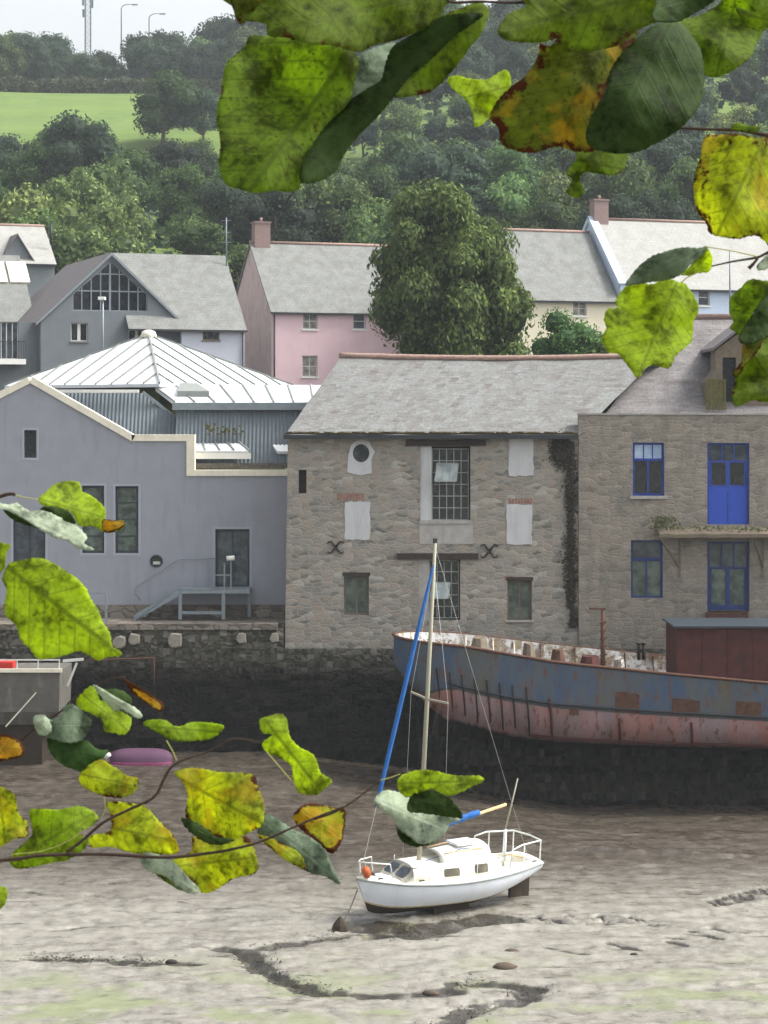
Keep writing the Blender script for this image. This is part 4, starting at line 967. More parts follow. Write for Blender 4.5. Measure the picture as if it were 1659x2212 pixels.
for a in ((877, 1050, 950, 963), (857, 1033, 1195, 1208)):
    r = W_(*a); mb = MB(); mb.box(r[0], r[1], YW - .09, YW + .3, r[2], r[3]); mb.build('lintel', M['wood_dk'], wh)
r = W_(727, 787, 1065, 1080)
mb = MB()
for i in range(9): x = r[0] + (r[1] - r[0]) * i / 9; mb.box(x + .01, x + .11, YW - .012, YW + .1, r[2] + .02 * math.sin(i * 2), r[3] - .02 * math.cos(i * 3))
mb.build('brick_lintel', M['redbrick'], wh)
r = W_(1098, 1150, 1076, 1088); mb = MB()
for i in range(8): x = r[0] + (r[1] - r[0]) * i / 8; mb.box(x + .01, x + .11, YW - .012, YW + .1, r[2], r[3] - .03 * (i % 2))
mb.build('brick_lintel', M['redbrick'], wh)
r = W_(1090, 1112, 1244, 1252); MB().box(r[0], r[1], YW - .015, YW + .1, r[2], r[3]).build('brick_lintel', M['redbrick'], wh)
for k_, gm in (('wl', M['glass_gn']), ('wr', M['glass_gn'])): window_w(wh, op[k_], YW, 2, 1, M['wood_gr'], gm, .07, .07, depth=.22, sill=M['limewash'] if k_ == 'wr' else None)
for k_ in ('wl', 'wr'): r = op[k_]; MB().box(r[0] - .05, r[1] + .05, YW - .03, YW + .2, r[3], r[3] + .14).build('lintel', M['wood_dk'], wh)
r = op['slit']; MB().box(r[0], r[1], YW + .3, YW + .35, r[2], r[3]).build('shutter', M['wood_dk'], wh)
for (px, py, s) in ((725, 1182, 20), (1057, 1190, 22)):
    cx_, cz_ = q(px, py, YW); rr_ = s / F * YW; mb = MB()
    for a in (52, 128, 232, 308):
        a = R(a); d = Vector((math.cos(a), 0, math.sin(a))); n_ = Vector((-d.z, 0, d.x)) * (1 if math.sin(a) > 0 else 1)
        c0 = Vector((cx_, YW - .05, cz_)); e = c0 + d * rr_ * .8; sg = 1 if math.cos(a) * math.sin(a) > 0 else -1
        mb.tube([c0, c0 + d * rr_ * .5, e, e + d * rr_ * .16 + n_ * rr_ * .28 * -sg, e + n_ * rr_ * .42 * -sg], [.045, .04, .035, .03, .02], 6)
    mb.build('wall_tie', M['iron'], wh)
# ivy and damp strip by the junction
V = []; Fc = []; rn = []
for k in range(5200):
    t_ = rs.uniform(0, 1) ** .9; px = 1233 + rs.normal() * (4 + 4 * math.sin(t_ * 7) ** 2) + (6 if t_ > .9 else 0); py = 955 + 400 * t_
    if rs.uniform() < .35: px = 1212 + rs.normal() * 10; py = 975 + rs.normal() * 14
    if px > 1247: px = 1247
    p = P(px, py, YW - .02 - rs.uniform(0, .10)); s = rs.uniform(.025, .05); nrm = Vector((rs.normal() * .5, -1, rs.normal() * .5)).normalized(); a = nrm.orthogonal().normalized(); b = nrm.cross(a); o_ = len(V)
    V += [tuple(p + a * s), tuple(p + b * s), tuple(p - a * s), tuple(p - b * s)]; Fc.append((o_, o_ + 1, o_ + 2, o_ + 3)); rn.append(rs.uniform())
M['fol_ivy'] = foliage('ivy_leaves', (.035, .031, .024, 1), (.085, .078, .055, 1))
o = bpy.data.objects.new('ivy', leafmesh('ivy', V, Fc, rn, M['fol_ivy'])); C.objects.link(o)
tag(o, 'dark ivy strip climbing the joint between the two stone buildings', 'ivy', kind='stuff')

# ------------------------------------------------------------------ blue windowed building
YB = 91.9
bb = thing('blue_windowed_building', (P(1500, 0, YB).x, YB, 4.3), 'weathered stone building with bright blue windows and loading doors', 'building')
B_ = lambda a, b, c, d: rr(a, b, c, d, YB)
xa, xb = q(1250, 0, YB)[0], q(1800, 0, YB)[0]
ops = [B_(1367, 1435, 956, 1071), B_(1363, 1432, 1167, 1292), B_(1528, 1619, 957, 1133), B_(1528, 1619, 1170, 1322), B_(1700, 1768, 956, 1071)]
mb = MB(); mb.wall([(xa, 4.2), (xb, 4.2), (xb, q(0, 896, YB)[1]), (xa, q(0, 896, YB)[1])], [rloop(r) for r in ops], GY(YB), .5, .3); mb.build('wall', M['rubble2'], bb)
zt = q(0, 896, YB)[1]; MB().box(xa - .03, xb, YB - .05, YB + .5, zt, zt + .07).build('parapet_cap', M['limewash'], bb)
MB().box(xa, xb, YB + .5, YB + 4, zt - .5, zt - .4).build('flat_roof', M['gravel'], bb)
def bwin(r, kind):
    x0, x1, z0, z1 = r; y = YB + .16; mb = MB(); f = .09; h_ = z1 - z0
    fm = M['blue'] if kind in ('door', 'win') else M['blue_dull']
    mb.box(x0, x0 + f, y, y + .08, z0, z1); mb.box(x1 - f, x1, y, y + .08, z0, z1); mb.box(x0 + f, x1 - f, y + .002, y + .078, z1 - f, z1)
    def vb(x, a, b, w=.07): mb.box(x - w / 2, x + w / 2, y + .004, y + .074, a, b)
    def hb_(z, w=.08): mb.box(x0 + f, x1 - f, y + .008, y + .07, z - w / 2, z + w / 2)
    xm_ = (x0 + x1) / 2
    if kind in ('win', 'win2'):
        zt2 = z1 - h_ * (.32 if kind == 'win' else .33); mb.box(x0 + f, x1 - f, y + .002, y + .078, z0, z0 + f); hb_(zt2, .09 if kind == 'win' else .14); vb(xm_, z0 + f, zt2)
        if kind == 'win':
            for i in (1, 2): vb(x0 + f + (x1 - x0 - 2 * f) * i / 3, zt2, z1 - f, .04)
    else:
        zt2 = z1 - h_ * (.23 if kind == 'door' else .38); hb_(zt2, .08); zm = z0 + h_ * (.47 if kind == 'door' else .06)
        for i in (1, 2): vb(x0 + f + (x1 - x0 - 2 * f) * i / 3, zt2, z1 - f, .05)
        vb(xm_, zm, zt2, .17); hb_(zm, .1 if kind == 'door' else .2)
        vb(x0 + f + .05, zm, zt2, .1); vb(x1 - f - .05, zm, zt2, .1)
    o = mb.build('door' if 'door' in kind else 'window', fm, bb)
    lo = z0 if 'win' in kind else zm
    MB().box(x0 + .02, x1 - .02, y + .04, y + .05, lo, zt2).build('pane', M['glass_dk'] if kind in ('win', 'door') else M['glass_gn'], o)
    MB().box(x0 + .02, x1 - .02, y + .041, y + .051, zt2 + .002, z1 - .01).build('pane', M['glass_bl'] if kind == 'win' else M['glass'], o)
    if kind == 'door':
        m2 = MB(); m2.box(x0 + f, xm_ - .012, y + .01, y + .06, z0, zm); m2.box(xm_ + .012, x1 - f, y + .01, y + .06, z0, zm); m2.build('door_panel', M['blue_b'], o)
    if kind == 'win': MB().box(x0 - .12, x1 + .12, YB - .08, YB + .16, z0 - .12, z0).build('sill', M['limewash'], o)
M['blue_b'] = plain('bright_blue_paint', lin(44, 78, 178), .45, .08, 3)
for r, k_ in zip(ops, ('win', 'win2', 'door', 'door2', 'win')): bwin(r, k_)
r = B_(1524, 1614, 1322, 1344); MB().box(r[0], r[1], YB - .25, YB + .3, r[2], r[3]).build('door_step', M['rust'], bb)
r = B_(1400, 1800, 1140, 1162)
cn = thing('canopy', ((r[0] + r[1]) / 2, YB, r[2]), 'sagging timber canopy with moss and weeds above the lower blue door', 'canopy')
del cn['category']; cn.name = 'door_canopy'; cn.parent = bb; cn.location = (0, 0, 0); cn['label'] = 'sagging mossy timber canopy'
cb = MB(); n = 24; vs = []
for i in range(n + 1):
    x = q(1418, 0, YB)[0] + (r[1] - q(1418, 0, YB)[0]) * i / n; dz_ = .05 * noise.noise(Vector((i * .6, 0, 0)))
    for (yy, zz) in ((YB - .9, r[2] + .06), (YB - .9, r[2] + .2), (YB, r[3] + .06), (YB, r[3] - .12)): vs.append((x, yy + .06 * noise.noise(Vector((i * .9, yy, 0))), zz + dz_))
cb.add(vs, [(4 * i + j, 4 * i + (j + 1) % 4, 4 * i + 4 + (j + 1) % 4, 4 * i + 4 + j) for i in range(n) for j in range(4)] + [(3, 2, 1, 0)])
cbo = cb.build('canopy_board', M['wood_gr'], bb)
bpy.data.objects.remove(cn)
V = []; Fc = []; rn = []
for k in range(900):
    px = rs.uniform(1402, 1665); py = 1139 + rs.normal() * 3 - (px - 1400) * -.02
    if k < 330: px = 1432 + rs.normal() * 13; py = 1124 + rs.normal() * 6
    p = P(px, py, YB - rs.uniform(.1, .95)); s = rs.uniform(.02, .055); nrm = Vector(rs.normal(size=3)).normalized(); a = nrm.orthogonal().normalized(); b = nrm.cross(a); o_ = len(V)
    V += [tuple(p + a * s), tuple(p + b * s), tuple(p - a * s), tuple(p - b * s)]; Fc.append((o_, o_ + 1, o_ + 2, o_ + 3)); rn.append(rs.uniform())
o = bpy.data.objects.new('weeds', leafmesh('weeds', V, Fc, rn, M['fol_hedge'])); C.objects.link(o)
tag(o, 'straggly green weeds growing on the canopy over the blue doors', 'weeds', kind='stuff')
for px in (1468, 1648):
    mb = MB(); a = P(px + (-40 if px < 1500 else -20), 1165, YB - .8); b = P(px, 1225, YB - .02); mb.bar(a, b, .07); mb.bar(b, (b.x, b.y, a.z), .07); mb.bar(b, (b.x, b.y, b.z - .4), .08)
    mb.build('bracket', M['wood_gr'], bb)
# big slate roof behind on the right, with loft dormer
rb_ = thing('right_hand_building', (P(1560, 0, 97).x, 97, 4.5), 'tall building behind the blue windows, purple slate roof with a loft dormer', 'building')
e0, e1 = P(1236, 926, 94), P(1900, 926, 94); t0, t1 = P(1462, 688, 101), P(1900, 684, 101)
e0 = P(1300, 905, 94.4); e1 = P(1900, 905, 94.4)
mb = MB(); mb.slab([e0, e1, t1, t0], .12); l0 = P(1340, 790, 101.5); mb.slab([e0 - Vector((.0, -.02, .0)), t0 + Vector((-.004, 0, 0)), Vector((e0.x, 104, e0.z))], .12)
rr2 = mb.build('roof', M['slate_p'], rb_)
MB().tube([t0 + Vector((0, 0, .06)), t1 + Vector((0, 0, .06))], .13, 8).build('ridge_tile', M['ridge'], rr2)
MB().box(e0.x + .1, e1.x, 94.6, 104, 4.5, e0.z - .1).build('wall', M['rubble2'], rb_)
dm = MB(); dY = 95.2; D_ = lambda px, py: q(px, py, dY)
dd = rr(1561, 1590, 772, 886, dY)
dm.wall([D_(1524, 890), D_(1700, 890), D_(1700, 760), D_(1622, 700), D_(1546, 756), D_(1546, 800), D_(1524, 826)], [rloop(dd)], GY(dY), 1.5, .3)
dmo = dm.build('dormer', M['wood_gr'], rb_)
MB().box(dd[0], dd[1], dY + .25, dY + .3, dd[2], dd[3]).build('door', M['glass_dk'], dmo)
mb = MB(); ap = D_(1622, 694)
for a in (D_(1538, 758), D_(1706, 758)): mb.add([(u, y, v) for y in (dY - .25, dY + 4.5) for u, v in (a, ap, (ap[0], ap[1] + .12), (a[0], a[1] + .12))], [(0, 1, 2, 3), (7, 6, 5, 4), (0, 4, 5, 1), (1, 5, 6, 2), (2, 6, 7, 3), (3, 7, 4, 0)])
mb.build('dormer_roof', M['slate_d'], dmo)
mb = MB(); r = rr(1524, 1562, 824, 886, dY)
for i in range(7): x = r[0] + (r[1] - r[0]) * i / 6; mb.box(x - .045, x + .045, dY - .5, dY - .45, r[2], r[3])
mb.box(r[0] - .05, r[1] + .05, dY - .52, dY - .43, r[3], r[3] + .08); mb.build('loft_railing', M['moss'], dmo)

# ------------------------------------------------------------------ posts, lamps, masts
def pole(name, px, y0, y1, Y, r, label, cat, mat=None, top=None):
    a, b = P(px, y0, Y), P(px, y1, Y); root = thing(name, (b.x, b.y, b.z), label, cat)
    MB().tube([b, a], [r, r * .75], 8).build('pole', mat or M['galv'], root)
    return root, a
rt_, a = pole('street_lamp', 222, 648, 800, 112, .06, 'white headed street lamp between the white pyramid roof and grey gable', 'street lamp')
MB().box(a.x - .18, a.x + .14, a.y - .45, a.y + .1, a.z, a.z + .14).build('lamp_head', M['white'], rt_)
MB().bar((a.x, a.y, a.z - .15), (a.x, a.y - .3, a.z - .02), .06).build('bracket', M['galv'], rt_)
rt_, a = pole('aerial_mast', 489, 470, 575, 158, .05, 'thin metal aerial mast beside the pink house chimney', 'aerial')
mb = MB()
for dz_ in (.2, 1.0, 1.7): mb.bar((a.x - .35, a.y, a.z - dz_), (a.x + .35, a.y, a.z - dz_), .035)
mb.build('crossbar', M['galv'], rt_)
pole('flagpole', 1577, 540, 720, 125, .055, 'thin grey pole standing before the pale blue house', 'pole')
for px, y0, lab in ((262, 12, 'taller curved street lamp on the skyline, left of the pair'), (322, 32, 'lower curved street lamp on the skyline, right of the pair')):
    b = P(px, 150, 470); root = thing('street_lamp', b, lab, 'street lamp', 'street lamps on the skyline'); a = P(px, y0 + 6, 470)
    MB().tube([b, a, P(px + 3, y0 + 1, 470), P(px + 10, y0 - 2, 470), P(px + 24, y0 - 3, 470)], [.17, .12, .10, .09, .08], 6).build('pole', M['galv'], root)
    c_ = P(px + 29, y0 - 2, 470); MB().box(c_.x - .6, c_.x + .6, c_.y - .2, c_.y + .2, c_.z - .14, c_.z + .1).build('lamp_head', M['galv'], root)
b = P(190, 150, 472); tw = thing('phone_mast', b, 'lattice telephone mast with antenna panels on the skyline', 'mast')
mb = MB(); top_ = P(190, -60, 472)
for sx_, sy_ in ((-.55, -.5), (.55, -.5), (-.55, .5), (.55, .5)): mb.bar((b.x + sx_, b.y + sy_, b.z), (top_.x + sx_, top_.y + sy_, top_.z), .16)
for i in range(17):
    z = b.z + 1.15 * i; mb.bar((b.x - .55, b.y - .5, z), (b.x + .55, b.y - .5, z + 1.15), .08); mb.bar((b.x + .55, b.y + .5, z), (b.x - .55, b.y + .5, z + 1.15), .08); mb.bar((b.x - .55, b.y - .5, z), (b.x + .55, b.y - .5, z), .07)
mb.build('lattice', M['galv'], tw)
for sx_, z_ in ((-.95, 13.0), (.95, 12.5), (-.9, 10.6), (.9, 14.9)): MB().box(b.x + sx_ - .2, b.x + sx_ + .2, b.y - .4, b.y - .1, b.z + z_, b.z + z_ + 1.6).build('antenna', M['galv'], tw)
# pipe frame on the quay face
mb = MB(); Yp = 91.15
mb.tube([P(150, 1428, Yp), P(333, 1421, Yp)], .035, 6); mb.tube([P(333, 1419, Yp), P(333, 1482, Yp)], .035, 6)
tag(mb.build('pipe_railing', M['rust']), 'thin rusty pipe railing against the dark quay wall behind the grey boat', 'railing')

# ------------------------------------------------------------------ wreck
wk = thing('rusting_ship', (P(1250, 0, 88).x, 88, 1.0), 'long derelict steel ship with flaking blue and red hull on the mud', 'ship')
def wst(px):   # station -> X, half beam, ztop near, zbottom
    X = px2x(px, 86); s = (px - 850)
    b = 2.55 * (1 - math.exp(-max(0, s) / 50.0)) ** .6 if s > 0 else 0
    ztop = np.interp(px, [850, 1000, 1200, 1450, 1659, 1800], [H - (1372 - HY) / F * 88, H - (1397 - HY) / F * 85.6, H - (1431 - HY) / F * 85.6, H - (1457 - HY) / F * 85.6, H - (1476 - HY) / F * 85.6, H - (1486 - HY) / F * 85.6])
    zbot = np.interp(px, [850, 880, 920, 960, 1000, 1100, 1200, 1400, 1659, 1800], [H - (1435 - HY) / F * 88] + [H - (y_ - HY) / F * 86.2 for y_ in (1478, 1524, 1556, 1574, 1600, 1612, 1620, 1626, 1630)])
    return X, b, float(ztop), float(zbot)
fo = lambda px: float(np.interp(px, [850, 1000, 1200], [0, .03, .2]))
stn = [851, 855, 862, 872, 885, 900, 920, 940] + list(range(965, 2300, 25))
tt = np.array([0, .08, .16, .25, .34, .43, .5, .55, .6, .68, .76, .84, .9, .95, 1.0])
def sec(px, side):
    X, b, zt_, zb_ = wst(px); rs_ = []
    for t_ in tt: yo = b * (1 - .10 * t_ - .32 * max(0, (t_ - .6) / .4) ** 2.4 - .12 * t_ * math.exp(-(px - 850) / 120)); rs_.append(Vector((X, 88 + side * yo, zt_ + (zb_ - zt_) * t_)))
    return rs_
mb = MB(); hpv = []
for side in (-1, 1):
    rings = [sec(px, side) for px in stn]; mb.loft(rings, False, False)
    for px in stn:
        for t_ in tt: hpv.append((px2x(px, 86) + (30 if side > 0 else 0), float(t_) * (.54 + .46 * min(1, max(0, (px - 905) / 70))), 0))
# bottom plating
rings = [[sec(px, -1)[-1], sec(px, 1)[-1]] for px in stn]; n0 = len(mb.v); mb.loft(rings, False, False)
for px in stn: hpv += [(px2x(px, 86), 1.0, 0)] * 2
o = mb.build('hull', M['wreck'], wk)
at = o.data.attributes.new('hullpos', 'FLOAT_VECTOR', 'POINT'); at.data.foreach_set('vector', np.array(hpv, 'f').reshape(-1))
# bulwark inside faces, deck, cap rail
mb = MB(); rings = []
for px in stn: X, b, zt_, zb_ = wst(px); rings.append([Vector((X + .05, 88 + max(0, b - .06), zt_ + fo(px))), Vector((X + .6 * math.exp(-(px - 850) / 60), 88 + max(0, b * .9 - .1), zt_ - .75))])
mb.loft(rings, False, False); mb.build('bulwark', M['bulwark'], wk)
mb = MB(); rings = []
for px in stn: X, b, zt_, zb_ = wst(px); rings.append([Vector((X + .05, 88 - max(0, b - .08), zt_ - .01)), Vector((X + .6 * math.exp(-(px - 850) / 60), 88 - max(0, b * (.72 if px < 1000 else .86) - .12), zt_ - .75))])
mb.loft(rings, False, False); mb.build('bulwark', M['bulwark'], wk)
mb = MB(); rings = [[Vector((wst(px)[0], 88 - max(0, wst(px)[1] * .8 - .1), wst(px)[2] - .7)), Vector((wst(px)[0], 88 + max(0, wst(px)[1] - .08), wst(px)[2] - .7))] for px in stn]; mb.loft(rings, False, False); mb.build('deck', M['rust'], wk)
mb = MB(); mb.tube([(wst(px)[0], 88 - wst(px)[1], wst(px)[2] + .02) for px in stn], .06, 6); mb.build('cap_rail', M['rust'], wk)
mb = MB(); mb.tube([(wst(px)[0], 88 + wst(px)[1], wst(px)[2] + fo(px)) for px in stn], .06, 6); mb.build('cap_rail', M['rust'], wk)
for px in (905, 1015, 1077, 1125, 1184, 1262, 1330, 1376, 1440):
    X, b, zt_, zb_ = wst(px); mb = MB(); mb.bar((X, 88 + b - .13, zt_ + fo(px) - .02), (X + .02, 88 + b - .16, zt_ - .75), .06); mb.bar((X, 88 + b - .13, zt_ + fo(px) - .1), (X + .02, 88 + b - .5, zt_ - .7), .04); mb.build('bulwark_stay', M['coping'] if px % 2 else M['rust'], wk)
# heaps of scrap and white panels along the deck
rs = np.random.RandomState(21)
for px, wdp, hh, m_ in ((1150, 34, .5, 'wood_gr'), (1215, 40, .45, 'rust'), (1285, 60, .35, 'rust_dk'), (1040, 50, .45, 'wood_gr'), (1350, 30, .35, 'bulwark')):
    X, b, zt_, zb_ = wst(px); w_2 = wdp / F * 86 / 2; mb = MB()
    n = 9; ring = lambda s_, zz: [(X + w_2 * s_ * math.cos(a) * rs.uniform(.8, 1.15), 88.2 + .9 * s_ * math.sin(a), zz + rs.uniform(-.05, .05)) for a in np.linspace(0, 2 * math.pi, n + 1)[:-1]]
    mb.loft([ring(1, zt_ - .7), ring(.9, zt_ - .4), ring(.6, zt_ - .7 + hh + .5)], True, True, False); o = mb.build('scrap_heap', M[m_])
    tag(o, {1150: 'grey timber heap on the ship deck, third from the bow end', 1215: 'rusty scrap heap on the deck left of the rusty post', 1285: 'dark red scrap heap at the foot of the rusty post', 1040: 'weathered timber heap nearest the left end of the ship', 1350: 'pale flaking panel heap right of the rusty post'}[px], 'scrap heap', 'scrap heaps on the ship deck')
# ribs showing through / loose frames
for i, px in enumerate([943, 970, 997, 1024, 1051, 1078, 1105, 1135, 1185, 1335, 1490, 1660]):
    s_ = sec(px, -1); mb = MB(); big = px in (1185, 1335, 1490, 1660)
    k0, k1 = (5, 14) if big else (4, 13 if i % 2 else 12)
    if px > 1300: k0 = 8
    pts = [p + Vector((.02 * j, -.03, 0)) for j, p in enumerate(s_[k0:k1])]
    mb.tube(pts, .055 if big else .035, 6); mb.build('hull_rib', M['rust_dk'] if big else M['iron'], wk)
for px, t0_, t1_, wpx in ((1352, .28, .52, 52), (1478, .30, .50, 60), (1612, .28, .50, 54), (1238, .52, .6, 20)):
    mb = MB(); rings = []
    for k in range(6):
        sx_ = px - wpx / 2 + wpx * k / 5; X, b, zt_, zb_ = wst(sx_); rings.append([Vector((X, 88 - b * (1 - .10 * t_) - .02, zt_ + (zb_ - zt_) * t_)) for t_ in np.linspace(t0_ + rs.uniform(-.015, .015), t1_ + rs.uniform(-.02, .02), 5)])
    mb.loft(rings, False, False); mb.build('rusted_plate', M['rust'], wk)
mb = MB(); mb.tube([sec(px, -1)[12] + Vector((0, -.05, 0)) for px in stn if px > 1120], .06, 6); mb.build('bilge_rail', M['rust_dk'], wk)
mb = MB(); mb.tube([sec(px, -1)[6] + Vector((0, -.03, .05)) for px in stn if px > 940], .045, 6); mb.build('rubbing_strake', M['gutter'], wk)
# deckhouse
X0 = px2x(1460, 86.6); zt_ = H - (1352 - HY) / F * 86; z0_ = H - (1500 - HY) / F * 86.6
mb = MB(); mb.box(X0, X0 + 8, 86.4, 89.6, z0_, zt_ - .1)
for i in range(9): mb.box(X0 + .02 + i * .95, X0 + .07 + i * .95, 86.37, 86.4, z0_, zt_ - .1)
o = mb.build('deckhouse', M['rust_dk'], wk); MB().box(X0 - .12, X0 + 8.2, 86.2, 89.8, zt_ - .098, zt_ - .03).build('deckhouse_roof', M['windark'], o)
# rusty post and bitts
a = P(1302, 1318, 87); b = P(1302, 1450, 87); mb = MB(); mb.tube([b, a], [.09, .07], 8); mb.box(a.x - .5, a.x + .1, a.y - .06, a.y + .06, a.z + .02, a.z + .09)
for k in range(7): z = b.z + .3 * k; mb.bar((a.x - .12, a.y - .05, z), (a.x + .14, a.y - .05, z + .06), .06)
mb.build('deck_post', M['rust'], wk)
for px in (1380, 1390): mb = MB(); a = P(px, 1392, 90.2); mb.tube([(a.x, a.y, a.z - .6), (a.x, a.y, a.z)], .07, 8); mb.tube([(a.x, a.y, a.z), (a.x, a.y, a.z + .06)], .1, 8); mb.build('bollard', M['iron'], wk)
# timber and weed footing below the ship
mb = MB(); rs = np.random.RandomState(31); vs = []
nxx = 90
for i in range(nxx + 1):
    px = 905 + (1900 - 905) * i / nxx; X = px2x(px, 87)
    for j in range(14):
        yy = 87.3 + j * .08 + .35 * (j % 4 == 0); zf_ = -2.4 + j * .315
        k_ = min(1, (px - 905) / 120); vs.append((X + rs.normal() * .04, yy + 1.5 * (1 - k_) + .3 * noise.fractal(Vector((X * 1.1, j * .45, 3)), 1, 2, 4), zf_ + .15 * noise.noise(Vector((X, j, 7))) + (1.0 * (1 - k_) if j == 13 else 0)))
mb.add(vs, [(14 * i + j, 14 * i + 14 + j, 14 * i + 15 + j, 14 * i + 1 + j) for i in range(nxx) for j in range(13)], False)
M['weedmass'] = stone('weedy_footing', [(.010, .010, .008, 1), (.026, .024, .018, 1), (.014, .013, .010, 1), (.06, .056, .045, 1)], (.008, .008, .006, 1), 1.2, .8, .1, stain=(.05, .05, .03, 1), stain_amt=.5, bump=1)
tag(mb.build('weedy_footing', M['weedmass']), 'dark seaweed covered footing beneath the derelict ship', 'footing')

# ------------------------------------------------------------------ sailboat
yaw = math.atan2(-3.7, -5.28)
SX, SZ, BX, BY = .925, 1.08, 1.66, 64.51
sb = thing('sailing_boat', (BX, BY, .06), 'small white sailing boat aground on the mud with a furled blue jib', 'sailing boat', rz=yaw)
sb.rotation_euler = (R(-4.5), R(0), yaw)
L = 3.22; sb.scale = (SX, .94, SZ)
def hs_(x):   # half-beam, sheer z, keel z at x in -L..L
    u = (x + L) / (2 * L)
    b = 1.12 * (max(0, 1 - ((u - .42) / .58) ** 2.3) if u > .42 else 1 - .38 * ((.42 - u) / .42) ** 2)
    s_ = .86 + .10 * (u - .45) ** 2 * 4 + (.06 if u > .8 else 0) * (u - .8) * 5 + .10 * max(0, .5 - u)
    k = .02 + .62 * max(0, (.42 - u) / .42) ** 1.7 + .16 * max(0, (u - .8) / .2) ** 2
    return max(.012, b), s_, k
SN = [-L + 2 * L * i / 28 for i in range(29)]
def prof(x, side, t0_, t1_, n):
    b, s_, k = hs_(x); out_ = []
    for i in range(n + 1):
        t_ = t0_ + (t1_ - t0_) * i / n; w_ = (1 - t_ ** 2.6) ** .62; rake = .42 * t_ * max(0, (x / L)) ** 4 ; out_.append(Vector((x - rake, side * b * (w_ * .96 + .04 * (1 - t_)), s_ + (k - s_) * t_)))
    return out_
T1 = .74
for nm, t0_, t1_, m_ in (('hull', 0, T1 - .05, M['gel']), ('boot_stripe', T1 - .05, T1, M['scum']), ('hull_bottom', T1, 1, M['antifoul'])):
    mb = MB()
    for side in (1, -1): mb.loft([prof(x, side, t0_, t1_, 8) for x in SN], False, False)
    tr = prof(-L, 1, t0_, t1_, 8); tr2 = prof(-L, -1, t0_, t1_, 8); mb.add(tr + tr2[::-1], [tuple(range(18))]); mb.build(nm, m_, sb, True)
mb = MB()
for side in (1, -1): mb.tube([Vector((x, side * (hs_(x)[0] + .012), hs_(x)[1] - .02)) for x in SN], .026, 6)
mb.build('rubbing_strake', M['wingrey'], sb, True)
mb = MB()   # deck with cockpit cut aft
rings = []
for x in SN: b, s_, k = hs_(x); rings.append([Vector((x, b * u, s_ + .06 * (1 - u * u))) for u in (-1, -.8, -.52, -.5, 0, .5, .52, .8, 1)])
for rg, x in zip(rings, SN):
    if -2.85 < x < -1.25:
        for i in (3, 4, 5): rg[i].z -= .42
mb.loft(rings, False, False, False); mb.build('deck', M['deckc'], sb, True)
# coachroof: two stepped levels
def cabin(x0, x1, w0, w1, h0, h1, nm, zoff=.03, fs=.5, rs_=.1):
    mb = MB(); rings = []; n = 9
    for i in range(n):
        u = i / (n - 1); x = x0 + (x1 - x0) * u; w_ = w0 + (w1 - w0) * u; h_ = h0 + (h1 - h0) * u; zb = hs_(x)[1] + zoff
        rings.append([Vector((x, -w_, zb - .05)), Vector((x, -w_ * .90, zb + h_ * .78)), Vector((x, -w_ * .80, zb + h_ * .95)), Vector((x, -w_ * .4, zb + h_ * 1.06)), Vector((x, 0, zb + h_ * 1.1)), Vector((x, w_ * .4, zb + h_ * 1.06)), Vector((x, w_ * .80, zb + h_ * .95)), Vector((x, w_ * .90, zb + h_ * .78)), Vector((x, w_, zb - .05))])
    for p in rings[-1][1:-1]: p.x -= fs * (p.z - rings[-1][0].z)
    for p in rings[0][1:-1]: p.x += rs_ * (p.z - rings[0][0].z)
    mb.loft(rings, True, True, True); return mb.build(nm, M['deckc'], sb, True), rings
cr, rg = cabin(-1.35, 2.05, .88, .62, .42, .34, 'coachroof', fs=1.5)
c2, rg2 = cabin(-1.3, .85, .62, .52, .66, .56, 'coachroof', fs=1.6)
MB().box(-1.0, -.2, -.3, .3, hs_(-.5)[1] + .73, hs_(-.5)[1] + .79).build('sliding_hatch', M['gel'], c2, True)
def side_win(x0, x1, side, z0, z1, nm='cabin_window'):
    mb = MB(); r_ = .03; pts = []
    for x, z in ((x0 + r_, z0), (x1 - r_, z0), (x1, z0 + r_), (x1, z1 - r_), (x1 - r_, z1), (x0 + r_, z1), (x0, z1 - r_), (x0, z0 + r_)):
        u = (x + 1.35) / 3.4; w_ = .88 + (.62 - .88) * u; hh = (.42 - .08 * u); zb = hs_(x)[1] + .03; f_ = (z + .0) / (hh * .78)
        pts.append(Vector((x, side * (w_ * (1 - .10 * f_) + .012), zb + z)))
    inn = [p - Vector((0, side * .02, 0)) for p in pts]; mb.loft([pts, inn], True, True, False); mb.build(nm, M['cabglass'], cr, True)
for side in (1, -1):
    side_win(-.98, -.52, side, .07, .29); side_win(.02, .56, side, .07, .27); side_win(-2, -2, side, 0, .01) if False else None
# forward windows on the sloping front of the raised roof and trunk
for side in (1, -1):
    mb = MB(); zf_ = hs_(2.05)[1] + .03; n_ = Vector((.55, 0, .83)) * .02
    pts = [Vector((2.05 - 1.5 * h_, side * y_, zf_ + h_)) + n_ for h_, y_ in ((.08, .10), (.08, .46), (.12, .50), (.25, .46), (.28, .40), (.28, .12), (.25, .08), (.12, .07))]
    mb.slab(pts, .03, n_.normalized()); mb.build('cabin_window', M['glass'], cr, True)
for side in (1, -1): MB().tube([(-1.0, side * .5, hs_(0)[1] + .68), (-.2, side * .46, hs_(0)[1] + .67), (.4, side * .42, hs_(0)[1] + .63)], .018, 6).build('grab_rail', M['tan'], c2, True)
MB().box(2.25, 2.5, -.16, .16, hs_(2.3)[1] + .05, hs_(2.3)[1] + .11).build('fore_hatch', M['gel'], sb, True)
